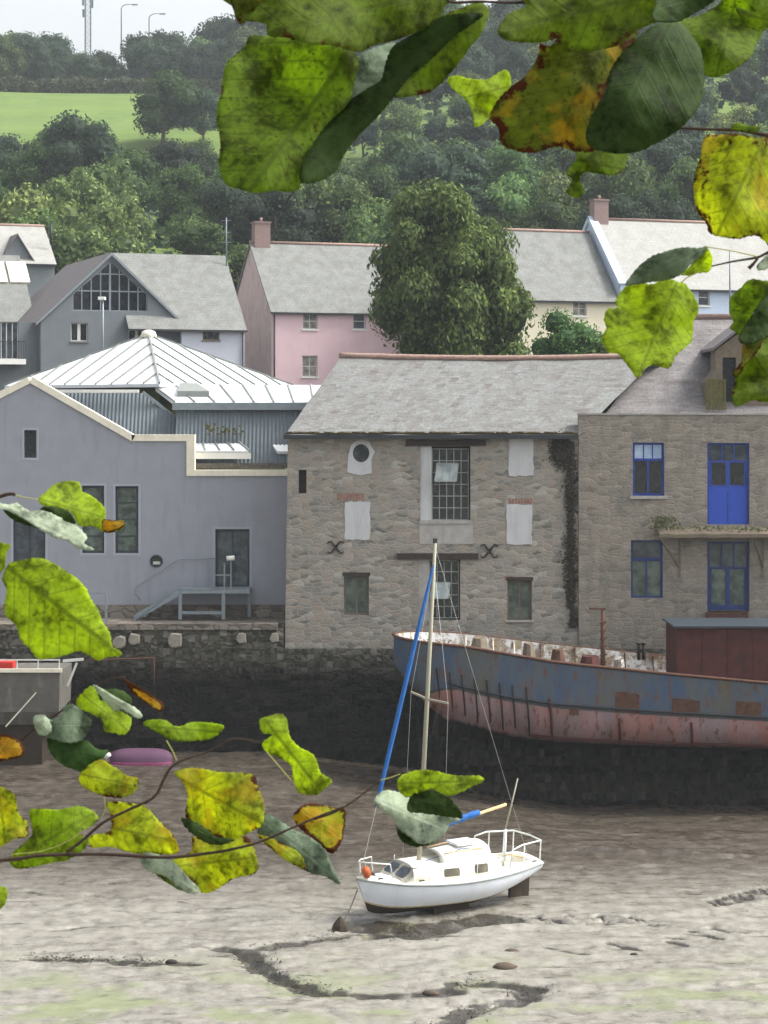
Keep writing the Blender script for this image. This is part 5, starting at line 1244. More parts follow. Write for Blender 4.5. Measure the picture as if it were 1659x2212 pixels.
# cockpit coamings
for side in (1, -1): mb = MB(); mb.slab([(-2.9, side * .52, .98), (-1.28, side * .60, 1.14), (-1.28, side * .66, 1.14), (-2.9, side * .58, .98)], .2, Vector((0, 0, 1))); mb.build('coaming', M['deckc'], sb, True)
MB().box(-1.24, -1.2, -.3, .3, .55, 1.3).build('companionway_door', M['wood_gr'], sb, True)
# deck gear
for side in (1, -1):
    MB().tube([(-1.7, side * .62, hs_(-1.7)[1] + .12), (-1.7, side * .62, hs_(-1.7)[1] + .24)], [.06, .045], 10).build('winch', M['alu'], sb, True)
    for x in (-2.9, 1.4, 2.6): MB().bar((x - .09, side * hs_(x)[0] * .82, hs_(x)[1] + .07), (x + .09, side * hs_(x)[0] * .82, hs_(x)[1] + .07), .03).build('cleat', M['iron'], sb, True)
    MB().tube([(1.25, side * .98 * hs_(1.25)[0], hs_(1.25)[1]), (1.25, side * .98 * hs_(1.25)[0], hs_(1.25)[1] + .4)], .012, 5).build('stanchion', M['steel'], sb, True)
    MB().tube([(2.35, side * .5, .96 + .38), (1.25, side * .98 * hs_(1.25)[0], hs_(1.25)[1] + .4), (-.4, side * 1.04, hs_(-.4)[1] + .42), (-1.8, side * .93, 1.4)], .007, 4).build('guard_wire', M['rope'], sb, True)
    MB().tube([(-.4, side * 1.04, hs_(-.4)[1]), (-.4, side * 1.04, hs_(-.4)[1] + .42)], .012, 5).build('stanchion', M['steel'], sb, True)
MB().tube([(-3.1, 0, .98), (-2.3, .08, 1.15), (-1.9, .1, 1.18)], [.03, .025, .02], 6).build('tiller', M['tan'], sb, True)
MB().tube([(2.55 + .12 * math.cos(a) * (1 - a / 60), -.2 + .1 * math.sin(a) * (1 - a / 60), hs_(1.9)[1] + .09 + a * .003) for a in np.linspace(0, 19, 60)], .016, 5).build('rope_coil', M['rope'], sb, True)
MB().tube([(.9, .15, hs_(.9)[1] + .42), (-.3, .34, hs_(-.3)[1] + .68), (-1.2, .4, hs_(-1.2)[1] + .62)], .01, 4).build('halyard', M['sail'], sb, True)
# rig
inv = None
def loc_of(px, py, lx, ly=0):
    """height of local z at deck point (lx, ly) whose picture row is py"""
    c_, s_ = math.cos(yaw), math.sin(yaw); lx *= SX; X = BX + c_ * lx - s_ * ly; Y_ = BY + s_ * lx + c_ * ly
    return (H - (py - HY) / F * Y_ - .06) / SZ
mx = .95
def lx_for(px):   # local x on centre line under a picture column
    k = (px - CX) / F; c_, s_ = math.cos(yaw), math.sin(yaw); return (k * BY - BX) / (c_ - k * s_) / SX
mx = lx_for(900); zm0 = hs_(mx)[1] + .36
mt = lx_for(903); zmt = loc_of(0, 1168, mt)
mo = MB().tube([(mx, 0, zm0 - .1), ((mx + mt) / 2, 0, (zm0 + zmt) / 2), (mt, 0, zmt)], [.075, .07, .05], 10).build('mast', M['alu'], sb, True)
MB().box(mt - .06, mt + .06, -.03, .03, zmt, zmt + .12).build('masthead', M['iron'], mo, True)
def on_mast(py): z = loc_of(0, py, mx); f_ = (z - zm0) / (zmt - zm0); return Vector((mx + (mt - mx) * f_, 0, zm0 + (zmt - zm0) * f_))
sp = on_mast(1505)
for side in (1, -1): MB().bar(sp, sp + Vector((-.08, side * .92, .03)), .035, .05).build('spreader', M['alu'], mo, True)
bow = Vector((L - .1, 0, hs_(L)[1] + .06)); jt = on_mast(1208)
fs_ = lambda t_: bow.lerp(jt, t_)
MB().tube([fs_(0), fs_(1)], .012, 5).build('forestay', M['steel'], sb, True)
mb = MB(); ks = [.22 + .77 * i / 40 for i in range(41)]
mb.tube([fs_(t_) + Vector((0, 0, 0)) for t_ in ks], [(.032 + .036 * math.sin(math.pi * min(1, (1 - t_) * 1.05)) ** .7) for t_ in ks], 8); mb.build('furled_jib', M['sail'], sb, True)
for side in (1, -1):
    MB().tube([Vector((mx - .15, side * 1.02, hs_(mx)[1])), sp + Vector((-.08, side * .92, .03)), on_mast(1215)], .005, 4).build('shroud', M['steel'], sb, True)
MB().tube([Vector((-L + .05, 0, 1.0)), on_mast(1175)], .004, 4).build('backstay', M['steel'], sb, True)
# boom
g0 = on_mast(1798); e_x = lx_for(1083); bend = Vector((e_x, 0, loc_of(0, 1735, e_x)))
mid = g0.lerp(bend, .68)
MB().tube([g0.lerp(bend, .03), bend], .045, 8).build('boom', M['tan'], sb, True)
mb = MB(); ks = [.04 + .64 * i / 16 for i in range(17)]; mb.tube([g0.lerp(bend, t_) + Vector((0, 0, .03)) for t_ in ks], [.11 - .04 * t_ + .015 * math.sin(i * 1.9) for i, t_ in enumerate(ks)], 8); mb.build('sail_cover', M['sail_l'] if 'sail_l' in M else M['sail'], sb, True)
# pushpit and pulpit
def rail(pts, r=.02): return MB().tube(pts, r, 6)
zst = hs_(-L)[1]
mb = rail([(-1.7, .95, zst + .02), (-1.8, .93, zst + .5), (-2.2, .88, zst + .58), (-3.1, .66, zst + .58), (-3.2, 0, zst + .58), (-3.1, -.66, zst + .58), (-2.2, -.88, zst + .58), (-1.8, -.93, zst + .5), (-1.7, -.95, zst + .02)], .024)
for x, y in ((-3.1, .66), (-3.1, -.66), (-2.3, .87), (-2.3, -.87)): mb.bar((x, y, zst), (x, y, zst + .57), .03)
mb.build('pushpit', M['steel'], sb, True)
zbw = hs_(L)[1]
mb = rail([(2.3, .52, zbw), (2.4, .48, zbw + .38), (3.0, .2, zbw + .42), (3.2, 0, zbw + .42), (3.0, -.2, zbw + .42), (2.4, -.48, zbw + .38), (2.3, -.52, zbw)], .02)
mb.bar((3.05, .08, zbw), (3.05, .15, zbw + .4), .025); mb.bar((3.05, -.08, zbw), (3.05, -.15, zbw + .4), .025); mb.build('pulpit', M['steel'], sb, True)
# ensign staff, tall stern post, outboard bracket, rudder, keels
xs_ = lx_for(1090); 
sp0 = Vector((-2.15, .1, zst)); MB().tube([sp0, sp0 + Vector((0, 0, .85))], [.06, .05], 8).build('stern_post', M['gel'], sb, True)
tx = lx_for(1106); MB().tube([sp0 + Vector((0, 0, .85)), Vector((tx, 0, loc_of(0, 1678, tx)))], [.03, .02], 6).build('ensign_staff', M['alu'], sb, True)
mb = MB(); mb.slab([(-L - .02, -.03, .55), (-L - .02, .03, .55), (-2.5, .03, .1), (-2.5, -.03, .1)], .02, Vector((0, 0, 1))); mb.box(-3.0, -2.5, -.05, .05, -.35, .42); mb.build('skeg', M['antifoul'], sb, True)
MB().box(-3.25, -3.02, -.035, .035, -.3, .75).build('rudder', M['antifoul'], sb, True)
for side in (1, -1): MB().box(-.6, .7, side * .42 - .05, side * .42 + .05, -.4, .12).build('bilge_keel', M['antifoul'], sb, True)
mb = MB(); c_ = Vector((3.0, .12, zbw + .14)); mb.tube([c_ + Vector((-.12, 0, -.1)), c_ + Vector((-.05, 0, -.02)), c_ + Vector((.05, .03, .1)), c_ + Vector((.1, .03, .16))], [.06, .12, .12, .05], 10); mb.build('bow_fender', M['fender'], sb, True)
mb = MB(); b0 = Vector((3.1, 0, zbw)); 
# mooring chain and weight on the mud
Bw = sb.matrix_world if False else None
c_, s_ = math.cos(yaw), math.sin(yaw); bwx, bwy = BX + c_ * 3.15 * SX, BY + s_ * 3.15 * SX
gx, gy = gpt(735, 2006)
mb = MB(); a = Vector((bwx, bwy, .85)); b = Vector((gx, gy, .12)); mb.tube([a.lerp(b, t_) + Vector((0, 0, -.12 * math.sin(math.pi * t_))) for t_ in np.linspace(0, 1, 12)], .018, 6)
tag(mb.build('mooring_rope', M['rope']), 'slack mooring rope from the white boat bow down to the mud', 'rope')
mb = MB(); mb.loft([[(gx + r_ * math.cos(a) * 1.0, gy + r_ * math.sin(a), z) for a in np.linspace(0, 2 * math.pi, 9)[:-1]] for r_, z in ((.24, -.05), (.2, .1), (.1, .24), (.03, .32))], True, True, False)
tag(mb.build('mooring_weight', M['antifoul']), 'small dark rusty mooring weight on the mud below the boat bow', 'mooring weight')

# stones and rubbish on the mud
def pebble(px, py, s, label, m='wood_gr'):
    x, y = gpt(px, py); rs_ = np.random.RandomState(int(px)); mb = MB()
    mb.loft([[(x + r_ * s * 1.5 * math.cos(a) * rs_.uniform(.8, 1.2), y + r_ * s * math.sin(a) * rs_.uniform(.8, 1.2), z * s) for a in np.linspace(0, 2 * math.pi, 10)[:-1]] for r_, z in ((1, -.3), (.95, .2), (.6, .55), (.15, .65))], True, True, True)
    tag(mb.build('stone', M[m]), label, 'stone', 'stones lying on the mud')
pebble(1090, 2090, .2, 'largest brown stone lying on the mud right of the boat', 'mudstone'); pebble(1105, 2056, .13, 'small brown stone just above the largest one', 'mudstone')
pebble(1370, 2062, .07, 'tiny dark stone among the mud streaks at right', 'iron')
pebble(370, 2078, .1, 'dark stone in the left mud channel', 'iron'); pebble(930, 2146, .13, 'dark stone in the bottom mud channel', 'mudstone')

# ------------------------------------------------------------------ left workboat and dinghy
wb = thing('grey_workboat', (P(40, 0, 88.5).x, 88.5, .3), 'square grey steel workboat moored at the left edge under the quay', 'boat')
x1_ = P(132, 0, 87.6).x; x0_ = x1_ - 9; zt_ = P(0, 1450, 87.6).z; zb_ = P(0, 1568, 87.6).z
rings = []
for t_, ins_ in ((0, .0), (.3, .02), (.75, .08), (1, .35)): z = zt_ + (zb_ - zt_) * t_; rings.append([(x0_, 87.6 + ins_, z), (x1_ - ins_ * .6 - .05, 87.6 + ins_, z), (x1_ - ins_ * .6, 87.68 + ins_, z), (x1_ - ins_ * .6, 90.6, z), (x0_, 90.6, z)])
MB().loft(rings, True, True, False).build('hull', M['workboat'], wb)
MB().box(x0_, x1_ + .04, 87.52, 87.62, zt_ - .04, zt_ + .1).build('gunwale', M['coping'], wb)
MB().box(x0_ + .3, x1_ - .8, 88.1, 90.3, zb_ - 1.6, zb_ + .1).build('keel_block', M['antifoul'], wb)
mb = MB(); mb.bar((x0_, 87.7, zt_ + .42), (x1_ - .05, 87.7, zt_ + .42), .05)
for i in range(5): mb.bar((x1_ - .08 - i * .8, 87.7, zt_), (x1_ - .08 - i * .8, 87.7, zt_ + .42), .04)
mb.build('railing', M['steel'], wb)
MB().box(x0_ + 5, x1_ - 1.9, 88, 88.8, zt_ + .05, zt_ + .30).build('locker', M['red'], wb)
mb = MB(); mb.bar(P(136, 1428, 88.2), P(180, 1424, 88.2), .1); mb.bar(P(166, 1432, 88.2), P(146, 1482, 88.2), .08); mb.build('outboard_bracket', M['steel'], wb)
MB().bar(P(12, 1570, 87.6), P(78, 1496, 87.55), .02, .05).build('scraped_streak', M['coping'], wb)
dg = thing('dinghy', (P(305, 0, 88.5).x, 88.5, .25), 'small upturned purple dinghy with a magenta rim on the mud', 'dinghy')
cx_ = P(305, 0, 88.5).x; zg = P(0, 1660, 88.5).z
def dsec(u, f):   # plan half width & height factors along the length
    return [(cx_ + u * 1.18, 88.5 + .55 * f * math.cos(a) * (1 - abs(u) ** 3 * .45), zg + .28 + .5 * f * max(0, math.sin(a)) * (1 - abs(u) ** 4 * .4)) for a in np.linspace(0, math.pi, 11)]
mb = MB(); mb.loft([dsec(u, 1 if abs(u) < .97 else .75) for u in np.linspace(-1, 1, 17)], False, False, True); mb.add(dsec(1, .75), [tuple(range(11))]); mb.add(dsec(-1, .75), [tuple(range(11))]); mb.build('cover', M['purple'], dg)
mb = MB(); mb.loft([[(p[0], 88.5 + (p[1] - 88.5) * k_, zz) for k_, zz in ((1.05, zg + .3), (.9, zg + .02), (-.9, zg + .02), (-1.05, zg + .3))] for p in [dsec(u, 1)[0] for u in np.linspace(-1, 1, 17)]], True, True, True); mb.build('hull', M['magenta'], dg)
mb = MB(); mb.tube([(cx_ - 1.35, 88.2, zg + .45), (cx_ - 1.15, 88.15, zg + .6)], .08, 8); mb.build('fender', M['white'], dg)

# ------------------------------------------------------------------ foreground branches
def leafmat(name, col, trans, spots=.3, brown=.3, tf=.5, vein=.35, sheen=.3, gold=0):
    t = NT(name, .72, sheen * .5); uvn = t.n('TexCoord').outputs['UV']; sep = t.n('SeparateXYZ', {0: uvn}); u, v = sep.outputs[0], sep.outputs[1]
    oc = t.n('TexCoord').outputs['Object']; oi = t.n('ObjectInfo').outputs['Random']
    pos = t.n('VectorMath', {0: oc, 1: t.n('CombineXYZ', {0: t.math('MULTIPLY', oi, 3)}).outputs[0]}, operation='ADD').outputs[0]
    n1 = t.noise(pos, 45, 5, .6); n2 = t.noise(pos, 190, 5, .65); n3 = t.noise(pos, 520, 3, .6)
    av = t.math('ABSOLUTE', v)
    mid = t.ramp(av, [(.008, 1), (.02, 0)])
    sv = t.math('FRACT', t.math('MULTIPLY', t.math('SUBTRACT', u, t.math('MULTIPLY', av, .75)), 7.5)); sv = t.math('ABSOLUTE', t.math('SUBTRACT', sv, .5))
    sv = t.ramp(sv, [(.02, 1), (.07, 0)]); vv = t.math('MAXIMUM', mid, t.math('MULTIPLY', sv, .7))
    dk = tuple(x * .42 for x in col[:3]) + (1,); lt = tuple(min(1, x * 1.25) for x in col[:3]) + (1,)
    tdk = tuple(x * .45 for x in trans[:3]) + (1,); tlt = tuple(min(1, x * 1.3) for x in trans[:3]) + (1,)
    k = t.math('ADD', t.math('MULTIPLY', n1, .6), t.math('MULTIPLY', n2, .45))
    a = t.ramp(k, [(.42, dk), (.52, col), (.62, lt)]); b = t.ramp(k, [(.42, tdk), (.52, trans), (.62, tlt)])
    a = t.mix(t.math('MULTIPLY', vv, vein), a, lt); b = t.mix(t.math('MULTIPLY', vv, min(1, vein * 2)), b, tdk)
    ed = t.n('Attribute', attribute_name='edge').outputs['Fac']
    if gold:
        f = t.ramp(t.noise(pos, 32, 4, .6), [(.5, 0), (.62, gold)]); a = t.mix(f, a, (.45, .30, .03, 1)); b = t.mix(f, b, (.75, .52, .04, 1))
    bm = t.math('ADD', t.math('MULTIPLY', t.noise(pos, 70, 5, .7), 1.0), t.math('MULTIPLY', t.math('SUBTRACT', 1, ed), .28 * brown + .02))
    f = t.ramp(bm, [(.80 - .14 * brown, 0), (.86 - .14 * brown, min(1, brown * 1.6))]); a = t.mix(f, a, (.10, .035, .012, 1)); b = t.mix(f, b, (.14, .035, .01, 1))
    f = t.ramp(t.n('TexVoronoi', {'Vector': t.n('VectorMath', {0: pos, 1: t.n('VectorMath', {0: t.noise(pos, 260, 3, .6, out=1), 'Scale': .004}, operation='SCALE').outputs[0]}, operation='ADD').outputs[0], 'Scale': 250}).outputs[0], [(.10, spots), (.42, 0)]); f = t.math('MULTIPLY', f, t.ramp(t.noise(pos, 90, 4, .6), [(.44, 0), (.60, 1)]))
    a = t.mix(f, a, (.03, .035, .008, 1)); b = t.mix(f, b, (.05, .06, .008, 1))
    t.col(a); tr = t.n('BsdfTranslucent', {0: b}); mx_ = t.n('MixShader', {0: tf})
    bp = t.n('Bump', {'Height': t.math('ADD', t.math('MULTIPLY', vv, -.6), t.math('ADD', n2, t.math('MULTIPLY', n3, .4))), 'Strength': .4, 'Distance': .0012})
    t.put(t.b.inputs['Normal'], bp.outputs[0]); t.put(tr.inputs[1], bp.outputs[0])
    t.t.links.new(t.b.outputs[0], mx_.inputs[1]); t.t.links.new(tr.outputs[0], mx_.inputs[2]); t.t.links.new(mx_.outputs[0], t.t.nodes['Material Output'].inputs[0]); return t.m
LM = {
 'bright': leafmat('leaf_bright', (.22, .30, .03, 1), (.62, .74, .06, 1), .4, .35, .62),
 'yellow': leafmat('leaf_yellowing', (.27, .32, .03, 1), (.72, .78, .05, 1), .45, .7, .62, gold=.45),
 'autumn': leafmat('leaf_autumn', (.34, .24, .03, 1), (.80, .48, .03, 1), .5, 1.15, .5, gold=.9),
 'mid': leafmat('leaf_mid', (.10, .14, .02, 1), (.32, .42, .03, 1), .6, .6, .58),
 'mottled': leafmat('leaf_mottled', (.12, .17, .025, 1), (.36, .49, .03, 1), .7, .5, .6),
 'browned': leafmat('leaf_browned', (.10, .125, .02, 1), (.30, .35, .03, 1), .7, .8, .55, gold=.7),
 'dark': leafmat('leaf_dark', (.03, .055, .012, 1), (.09, .15, .015, 1), .3, .15, .3),
 'silver': leafmat('leaf_underside', (.32, .38, .27, 1), (.24, .32, .12, 1), .15, .1, .25, vein=.6),
 'silverdk': leafmat('leaf_grey_underside', (.13, .175, .115, 1), (.14, .22, .07, 1), .25, .12, .3, vein=.6),
}
CR = {'A': (600, 0, 1000 / 1659), 'B': (1400, 0, 1048 / 1659), 'C': (1850, 700, 598 / 1659), 'D': (0, 1500, 600 / 1659), 'E': (0, 2050, 1100 / 1659), 'F': (1000, 2400, 800 / 1659)}
def cv(cr, p): a = CR[cr]; return ((a[0] + p[0] * a[2]) / 1.47559, (a[1] + p[1] * a[2]) / 1.47559)
lr_ = np.random.RandomState(77)
def leaf(root, cr, pts, style, Y, axis=None, curl=1.0, rough=1.0, tilt=None, label=None):
    pts = [cv(cr, p) for p in pts]; n = len(pts)
    sm = []                                   # Catmull-Rom outline with small teeth
    for i in range(n):
        p0, p1, p2, p3 = [np.array(pts[(i + j - 1) % n]) for j in range(4)]; d = np.linalg.norm(p2 - p1); k = max(1, int(d / 4.0))
        for j in range(k):
            t_ = j / k; q_ = .5 * (2 * p1 + (p2 - p0) * t_ + (2 * p0 - 5 * p1 + 4 * p2 - p3) * t_ ** 2 + (3 * p1 - p0 - 3 * p2 + p3) * t_ ** 3); sm.append(q_)
    sm = np.array(sm); cen = sm.mean(0); size = np.sqrt(((sm - cen) ** 2).sum(1).mean()) * 2
    nn = len(sm); tn = np.roll(sm, -1, 0) - np.roll(sm, 1, 0); tn /= np.linalg.norm(tn, axis=1)[:, None] + 1e-6; nm = np.stack([tn[:, 1], -tn[:, 0]], 1)
    tooth = np.array([(.8 if i % 3 == 0 else -.3) for i in range(nn)]) * min(1, size / 90) * rough
    sm = sm + nm * (tooth + lr_.normal(0, .5, nn) * rough)[:, None]
    if axis is None:
        u_, s_, vt = np.linalg.svd(sm - cen); ax = vt[0]; pr_ = (sm - cen) @ ax; A0 = cen + ax * pr_.min(); A1 = cen + ax * pr_.max()
    else: A0, A1 = np.array(cv(cr, axis[0])), np.array(cv(cr, axis[1]))
    ax = (A1 - A0); LN = np.linalg.norm(ax); ax = ax / LN; pe = np.array([-ax[1], ax[0]])
    st_ = max(4.5, size / 22); x0, y0 = sm.min(0); x1, y1 = sm.max(0); gx_, gy_ = np.meshgrid(np.arange(x0, x1, st_), np.arange(y0, y1, st_)); gp = np.stack([gx_.ravel(), gy_.ravel()], 1) + lr_.uniform(-.25, .25, (gx_.size, 2)) * st_
    ins_ = np.zeros(len(gp), bool); j = nn - 1
    for i in range(nn):
        c1 = (sm[i, 1] > gp[:, 1]) != (sm[j, 1] > gp[:, 1]); xx = (sm[j, 0] - sm[i, 0]) * (gp[:, 1] - sm[i, 1]) / (sm[j, 1] - sm[i, 1] + 1e-9) + sm[i, 0]; ins_ ^= c1 & (gp[:, 0] < xx); j = i
    gp = gp[ins_]; dd_ = np.sqrt(((gp[:, None] - sm[None]) ** 2).sum(2)).min(1); gp = gp[dd_ > st_ * .45]
    allp = np.vstack([sm, gp])
    ov, oe, of, _, _, orf = delaunay_2d_cdt([Vector(p) for p in allp], [], [list(range(nn))], 1, 1e-5)
    ov = np.array([tuple(p) for p in ov]); de = np.sqrt(((ov[:, None] - sm[None]) ** 2).sum(2)).min(1) / size
    rel = ov - A0; uu = rel @ ax / LN; vv = rel @ pe / LN
    seed = lr_.uniform(0, 99); msz = size / F * Y; tl = tilt if tilt else (lr_.uniform(-.5, .5), lr_.uniform(.1, .9))
    V = []
    for (px, py), a, b, e in zip(ov, uu, vv, de):
        w_ = curl * (.32 * abs(b) + .10 * math.sin(a * 5 + seed) + .10 * b * math.sin(a * 9 + seed) + .22 * noise.noise(Vector((a * 2.2, b * 2.2, seed))) + .03 * noise.noise(Vector((a * 9, b * 9, seed))) - .018 * abs(math.sin((a - abs(b) * .75) * 7.5 * math.pi)))
        w_ += tl[0] * (px - cen[0]) / size * .5 - tl[1] * (py - cen[1]) / size * .5
        V.append(P(px, py, Y + msz * w_) - root.location)
    me = bpy.data.meshes.new('leaf'); me.from_pydata([tuple(p) for p in V], [], [tuple(f) for f in of]); me.update(); me.polygons.foreach_set('use_smooth', [True] * len(me.polygons))
    uvl = me.uv_layers.new(name='UVMap'); li = np.zeros(len(me.loops), 'i'); me.loops.foreach_get('vertex_index', li); uvl.data.foreach_set('uv', np.stack([uu[li], vv[li]], 1).astype('f').ravel())
    at_ = me.attributes.new('edge', 'FLOAT', 'POINT'); at_.data.foreach_set('value', np.clip(de * 7, 0, 1).astype('f'))
    me.materials.append(LM[style]); o = bpy.data.objects.new('leaf', me); C.objects.link(o); o.parent = root
    so = o.modifiers.new('thickness', 'SOLIDIFY'); so.thickness = .0004; so.offset = 0
    if label: o['label'] = label
    return o
def branch(name, Y, px, py, label):
    return thing(name, P(px, py, Y), label, 'leafy branch', 'leafy branches framing the view')
def twig(root, cr, pts, Y, r0, r1, mat='twig', name='twig'):
    pts = [cv(cr, p) for p in pts]; fine = []
    for i in range(len(pts) - 1):
        for j in range(6):
            t_ = j / 6; p0 = np.array(pts[max(i - 1, 0)]); p1 = np.array(pts[i]); p2 = np.array(pts[i + 1]); p3 = np.array(pts[min(i + 2, len(pts) - 1)])
            fine.append(.5 * (2 * p1 + (p2 - p0) * t_ + (2 * p0 - 5 * p1 + 4 * p2 - p3) * t_ ** 2 + (3 * p1 - p0 - 3 * p2 + p3) * t_ ** 3))
    fine.append(np.array(pts[-1])); k = len(fine)
    rs_ = [(r0 + (r1 - r0) * i / k) * (1 + .22 * noise.noise(Vector((i * .8, Y, 0)))) / F * Y for i in range(k)]
    return MB().tube([P(p[0], p[1], Y) for p in fine], rs_, 8).build(name, M[mat], root)

YT = 1.55
b1 = branch('leafy_branch', YT, 600, -20, 'overhanging branch at the top left with one huge mottled leaf and a dark folded leaf')
leaf(b1, 'A', [(430,190),(330,190),(300,240),(250,290),(205,330),(185,400),(175,480),(155,560),(150,640),(165,720),(170,790),(160,860),(175,930),(210,985),(270,1000),(360,1020),(450,1010),(540,1015),(590,990),(600,900),(640,800),(700,700),(770,620),(850,540),(880,430),(900,330),(850,250),(740,235),(660,225),(600,190),(520,180)], 'mottled', YT, ((860, 270), (330, 1000)))
leaf(b1, 'A', [(1330,90),(1450,40),(1540,10),(1590,60),(1560,160),(1500,240),(1400,370),(1290,480),(1160,510),(1090,510),(1060,440),(1080,330),(1150,240),(1230,160)], 'mid', YT + .03, ((1560, 30), (1090, 500)))
leaf(b1, 'A', [(1330,90),(1250,150),(1150,200),(1080,250),(1040,340),(1020,420),(960,460),(870,520),(790,600),(700,700),(640,790),(590,900),(600,965),(690,960),(780,910),(820,830),(900,720),(1000,620),(1090,510),(1160,420),(1290,310),(1400,200),(1560,80),(1450,70)], 'dark', YT - .01, ((1400, 100), (600, 960)))
leaf(b1, 'A', [(230,-60),(235,40),(270,125),(310,110),(410,130),(420,190),(520,200),(640,235),(760,240),(900,275),(980,240),(1050,225),(1150,195),(1250,150),(1330,90),(1360,30),(1380,-60)], 'mid', YT - .03, ((1300, -40), (400, 180)))
leaf(b1, 'A', [(230,-60),(235,40),(270,125),(310,108),(360,40),(420,-60)], 'browned', YT - .045)
leaf(b1, 'A', [(895,300),(1080,225),(1085,270),(1040,350),(1020,420),(960,465),(860,530),(870,420)], 'silverdk', YT + .05)
twig(b1, 'A', [(600,960),(560,1010),(510,1080)], YT - .01, 2.2, .8)
twig(b1, 'A', [(1350, -20), (1400, 12), (1540, 8), (1700, 14), (1900, 4)], YT - .02, 3.5, 3)
b2 = branch('leafy_branch', YT, 1250, -20, 'overhanging branch at the top centre with a brown patched leaf beside a round dark one')
leaf(b2, 'B', [(460,-60),(440,30),(350,70),(295,150),(330,200),(420,215),(520,215),(600,200),(680,260),(750,260),(900,230),(990,160),(1100,110),(1360,10),(1380,-60)], 'mid', YT - .03, ((1200, -50), (300, 150)))
leaf(b2, 'B', [(640,150),(560,230),(510,220),(500,280),(440,380),(370,430),(300,500),(255,590),(300,650),(310,720),(380,760),(480,770),(590,740),(700,765),(790,750),(800,600),(840,450),(900,350),(960,250),(1000,150),(900,110),(750,100)], 'browned', YT, ((850, 140), (560, 750)))
leaf(b2, 'B', [(870,340),(960,230),(1080,130),(1200,110),(1290,200),(1330,300),(1330,470),(1290,570),(1200,660),(1100,720),(1000,765),(900,775),(780,750),(740,700),(760,600),(830,480)], 'dark', YT - .02, ((1150, 130), (830, 760)))
leaf(b2, 'B', [(1190,110),(1300,80),(1400,30),(1500,-60),(1760,-60),(1760,90),(1659,140),(1600,220),(1560,300),(1420,385),(1330,370),(1320,280),(1260,180)], 'mottled', YT + .03, ((1500, -20), (1400, 370)))
leaf(b2, 'B', [(1080,100),(1090,20),(1100,-60),(1450,-60),(1380,10),(1300,60),(1200,110)], 'dark', YT - .045)
leaf(b2, 'B', [(40,400),(60,440),(140,510),(170,580),(180,640),(240,610),(300,520),(360,440),(350,360),(310,360),(240,400),(150,395),(80,380)], 'bright', YT + .06)
leaf(b2, 'B', [(470,740),(660,750),(690,800),(640,870),(670,910),(640,970),(700,1000),(730,960),(710,910),(740,870),(900,880),(950,790),(900,740),(780,720),(600,720)], 'mottled', YT + .05)
leaf(b2, 'B', [(1500,40),(1600,60),(1760,30),(1760,200),(1659,130),(1600,150),(1540,120)], 'mid', YT - .02)
b3 = branch('leafy_branch', YT, 1700, 300, 'branch at the upper right edge carrying the big yellow green speckled leaf')
twig(b3, 'B', [(1200,645),(1350,652),(1500,655),(1600,672),(1760,700)], YT + .01, 3.2, 4.5)
leaf(b3, 'B', [(1340,690),(1320,780),(1290,880),(1285,960),(1300,1060),(1350,1130),(1370,1180),(1500,1205),(1600,1190),(1760,1240),(1760,690),(1659,690),(1600,695),(1500,675),(1420,680)], 'yellow', YT + .02, ((1640, 690), (1400, 1190)))
leaf(b3, 'B', [(1470,650),(1500,620),(1550,632),(1620,640),(1600,668),(1530,660)], 'mottled', YT)
YC = 1.7
b4 = branch('leafy_branch', YC, 1700, 600, 'branch at the right edge with the bright hanging leaf over the slate roof')
leaf(b4, 'C', [(400,580),(450,490),(540,390),(640,320),(760,280),(900,245),(1050,250),(1110,235),(1120,270),(1000,375),(890,485),(780,530),(640,550),(560,565)], 'silverdk', YC, ((1110, 240), (400, 580)), label='dark folded leaf')
leaf(b4, 'C', [(890,485),(960,420),(1050,320),(1110,240),(1150,290),(1170,360),(1160,420),(1130,465),(1040,475),(960,495)], 'bright', YC + .004)
leaf(b4, 'C', [(560,565),(440,570),(370,620),(310,720),(320,780),(240,790),(210,880),(230,960),(190,1040),(240,1170),(330,1190),(400,1270),(450,1340),(490,1390),(530,1390),(570,1320),(650,1280),(700,1300),(790,1310),(850,1200),(930,1130),(990,1060),(1000,900),(1040,830),(1040,740),(970,620),(920,560),(860,550),(790,520),(700,540),(640,570)], 'bright', YC - .01, ((850, 550), (510, 1380)))
leaf(b4, 'C', [(1760,500),(1659,540),(1500,530),(1400,620),(1330,690),(1320,820),(1350,900),(1320,960),(1380,1000),(1420,1040),(1480,930),(1560,780),(1700,640),(1760,600)], 'mottled', YC, ((1740, 520), (1400, 1030)))
leaf(b4, 'C', [(1760,540),(1650,660),(1560,770),(1490,890),(1400,1060),(1480,1110),(1600,1060),(1760,960)], 'dark', YC - .012)
leaf(b4, 'C', [(1760,980),(1560,1080),(1440,1130),(1420,1260),(1350,1350),(1370,1420),(1340,1520),(1370,1650),(1520,1600),(1600,1610),(1760,1560)], 'mid', YC + .01, ((1480, 1110), (1760, 1560)))
leaf(b4, 'C', [(1440,1110),(1560,1060),(1620,1050),(1560,1180),(1470,1260),(1430,1340),(1380,1400),(1350,1350),(1420,1260)], 'browned', YC - .002)
leaf(b4, 'C', [(1560,410),(1659,310),(1760,290),(1760,380),(1600,450)], 'silver', YC)
twig(b4, 'C', [(1110,240),(1330,275),(1560,325)], YC, 1.2, 1.4, 'petiole', 'leaf_stalk'); twig(b4, 'C', [(1160,412),(1350,370),(1560,335),(1640,300),(1760,250)], YC, 1.6, 4)
twig(b4, 'C', [(1490,430),(1530,390),(1570,340)], YC - .002, 4.5, 2.5); twig(b4, 'C', [(890,560),(950,510),(1050,460)], YC, 1.5, 1.2, 'petiole', 'leaf_stalk')
YD = 1.75
